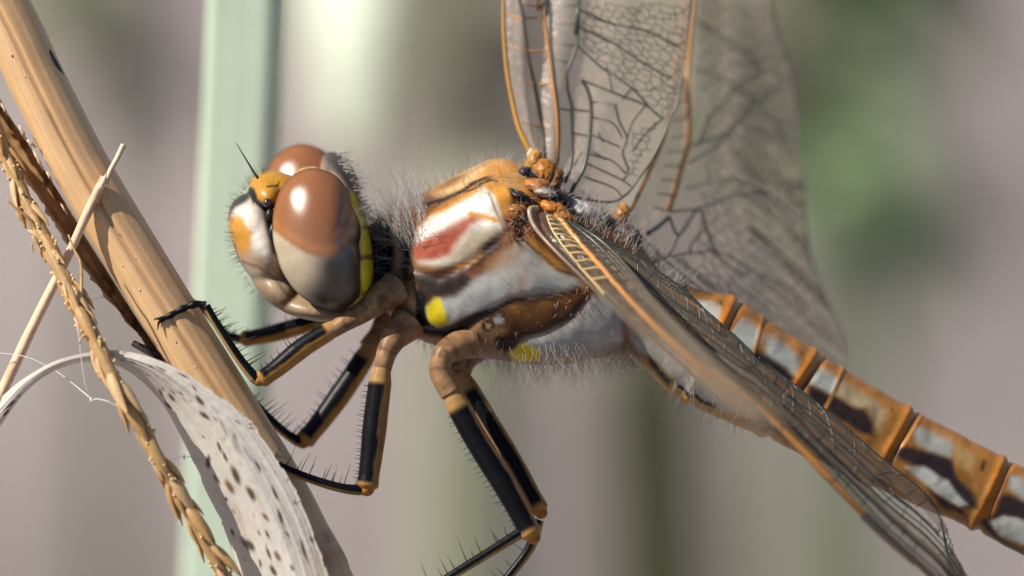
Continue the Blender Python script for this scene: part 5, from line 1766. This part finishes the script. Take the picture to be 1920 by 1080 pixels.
# ---- near forewing: reaches out towards the camera
def near_forewing():
    lead = [(1006, 392, 0), (992, 396, -14), (1000, 425, -30), (1030, 462, -60), (1080, 512, -130), (1150, 580, -260), (1225, 650, -440), (1300, 715, -700), (1370, 768, -1050), (1420, 800, -1450), (1450, 818, -1900)]
    trail = [(1048, 405, 6), (1085, 424, 0), (1120, 446, -20), (1150, 472, -55), (1180, 505, -110), (1225, 560, -230), (1280, 618, -410), (1345, 682, -680), (1400, 735, -1030), (1440, 780, -1440), (1458, 812, -1900)]
    w = Wing(lead, trail, 6, ((0.0, 1, .03), (0.15, -1.2, .06), (0.4, 1.3, .06), (0.6, -.8, .08)), n=300)
    main = [('costa_vein', w.at(np.linspace(0.0, 0.45, 110), np.full(110, 0.01)), 6.5, 2.0, np.array([0.34, 0.24, 0.16]), VB), ('costa_vein', w.at(np.linspace(0.445, 0.98, 60), np.full(60, 0.01)), 2.0, 2.0, VB, VB),
            ('radius_vein', w.at(np.linspace(0.02, 0.34, 90), np.interp(np.linspace(0.02, 0.34, 90), [0.02, 0.2, 0.5], [0.72, 0.62, 0.5])), 5.0, 6.0, ORANGE * [0.9, 1.1, 1.2], ORANGE * [1.0, 1.0, 1.1]), ('radius_vein', w.at(np.linspace(0.338, 0.97, 90), np.interp(np.linspace(0.338, 0.97, 90), [0.2, 0.5, 0.97], [0.62, 0.5, 0.4])), 6.0, 2.0, ORANGE * [1.0, 1.0, 1.1], VB * 0.6),
            ('median_vein', w.at(np.linspace(0.05, 0.9, 120), np.full(120, 0.85)), 3.0, 2.6, VD, VB),
            ('trailing_vein', w.at(np.linspace(0.05, 0.98, 150), np.full(150, 0.995)), 3.0, 2.0, VD, VB)]
    f = []
    for k in range(11):                     # pale ladder of cross veins before the radius
        s0 = 0.10 + 0.032 * k
        c1 = np.interp(s0, [0.02, 0.2, 0.5], [0.72, 0.62, 0.45])
        t = np.linspace(0, 1, 6)
        f.append((w.at(s0 + 0.006 * t, (c1 - 0.32) + 0.32 * t), 2.4, np.array([0.56, 0.38, 0.16])))
    f.append((w.at(np.linspace(0.10, 0.46, 60), np.interp(np.linspace(0.10, 0.46, 60), [0.02, 0.2, 0.5], [0.40, 0.30, 0.13])), 2.2, np.array([0.52, 0.36, 0.16])))
    r = np.random.default_rng(6)
    for k in range(26):
        s0 = 0.1 + 0.03 * k
        t = np.linspace(0, 1, 6)
        f.append((w.at(s0 + 0.01 * t, np.interp(s0, [0.02, 0.2, 0.5], [0.72, 0.62, 0.45]) * (1 - t) + 0.99 * t), 1.7, VD * 1.3))
    for c in (0.2, 0.55, 0.92):
        f.append((w.at(np.linspace(0.3, 0.95, 90), np.full(90, c)), 2.0, VB))
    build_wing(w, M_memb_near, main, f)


far_hindwing()
far_forewing()
near_hindwing()
near_forewing()


# ------------------------------------------------------------------ wing hinges on the back
def hinges():
    specs = [((1022, 322, 110), (22, 20, 24), -20, (0.34, 0.13, 0.02)), ((1000, 305, 120), (13, 24, 16), 25, (0.40, 0.19, 0.04)), ((985, 325, 92), (13, 12, 14), 0, (0.02, 0.018, 0.022)), ((1010, 350, 60), (26, 13, 30), 10, (0.25, 0.10, 0.03)),
             ((1042, 340, 100), (11, 24, 14), 25, (0.10, 0.04, 0.015)), ((1052, 372, 80), (22, 13, 22), 15, (0.04, 0.03, 0.028)), ((1022, 362, 40), (20, 9, 22), 10, (0.30, 0.28, 0.25)), ((1040, 392, 30), (26, 12, 20), 20, (0.42, 0.15, 0.03)),
             ((976, 368, 20), (20, 8, 18), 20, (0.02, 0.016, 0.015)), ((968, 398, 8), (16, 14, 14), 0, (0.26, 0.11, 0.03)), ((1130, 412, 110), (20, 14, 26), 20, (0.02, 0.018, 0.02)), ((1165, 404, 130), (14, 20, 18), 30, (0.36, 0.16, 0.04)),
             ((1180, 440, 110), (24, 16, 30), 30, (0.10, 0.07, 0.06)), ((1090, 396, 100), (34, 16, 36), 18, (0.44, 0.43, 0.40)), ((995, 290, 135), (5, 11, 6), 20, (0.55, 0.5, 0.46)), ((1062, 408, 20), (22, 9, 14), 25, (0.30, 0.13, 0.04))]
    els = []
    for c, s, ang, col in specs:
        ca, sa = math.cos(math.radians(ang)), math.sin(math.radians(ang))
        els.append((np.array(c, float), np.array([[ca * s[0], sa * s[0], 0], [-sa * s[1], ca * s[1], 0], [0, 0, s[2]]], float), np.array(col)))
    V, F = fuse([(c, ax * 1.12) for c, ax, _ in els], 2.0, 16)
    V = V + (4.5 * wob(V[:, 0] + V[:, 2] * 0.6, V[:, 1], 14, 81))[:, None] * np.array([0.4, 0.8, -0.5])
    dist = np.stack([np.linalg.norm((V - c) @ np.linalg.inv(ax), axis=1) for c, ax, _ in els], 1)
    wgt = np.exp(-(dist - dist.min(1)[:, None]) * 6)
    C = (wgt @ np.array([q for *_, q in els])) / wgt.sum(1)[:, None]
    C *= (1 + 0.35 * wob(V[:, 0], V[:, 1], 18, 83))[:, None]
    part('wing_hinge', W(V), F, M_cuticle, body, np.clip(C, 0.004, 0.8))
    p, nn, r = body_surface(960, 1200, 290, 460, 10, 90)
    rt, dr = [], []
    for k in range(240):
        c, ax, _ = els[r.integers(len(els))]
        d = r.normal(size=3); d[2] = -abs(d[2]) * 0.6; d[1] -= 0.5; d /= np.linalg.norm(d)
        rt.append(c + d @ ax * 0.95); dr.append(d + r.normal(scale=0.3, size=3))
    hairs('hinge_hair', rt, dr, r.uniform(8, 26, 240), 0.6, body, (0.6, 0.52, 0.46), 0.3, 91)


hinges()
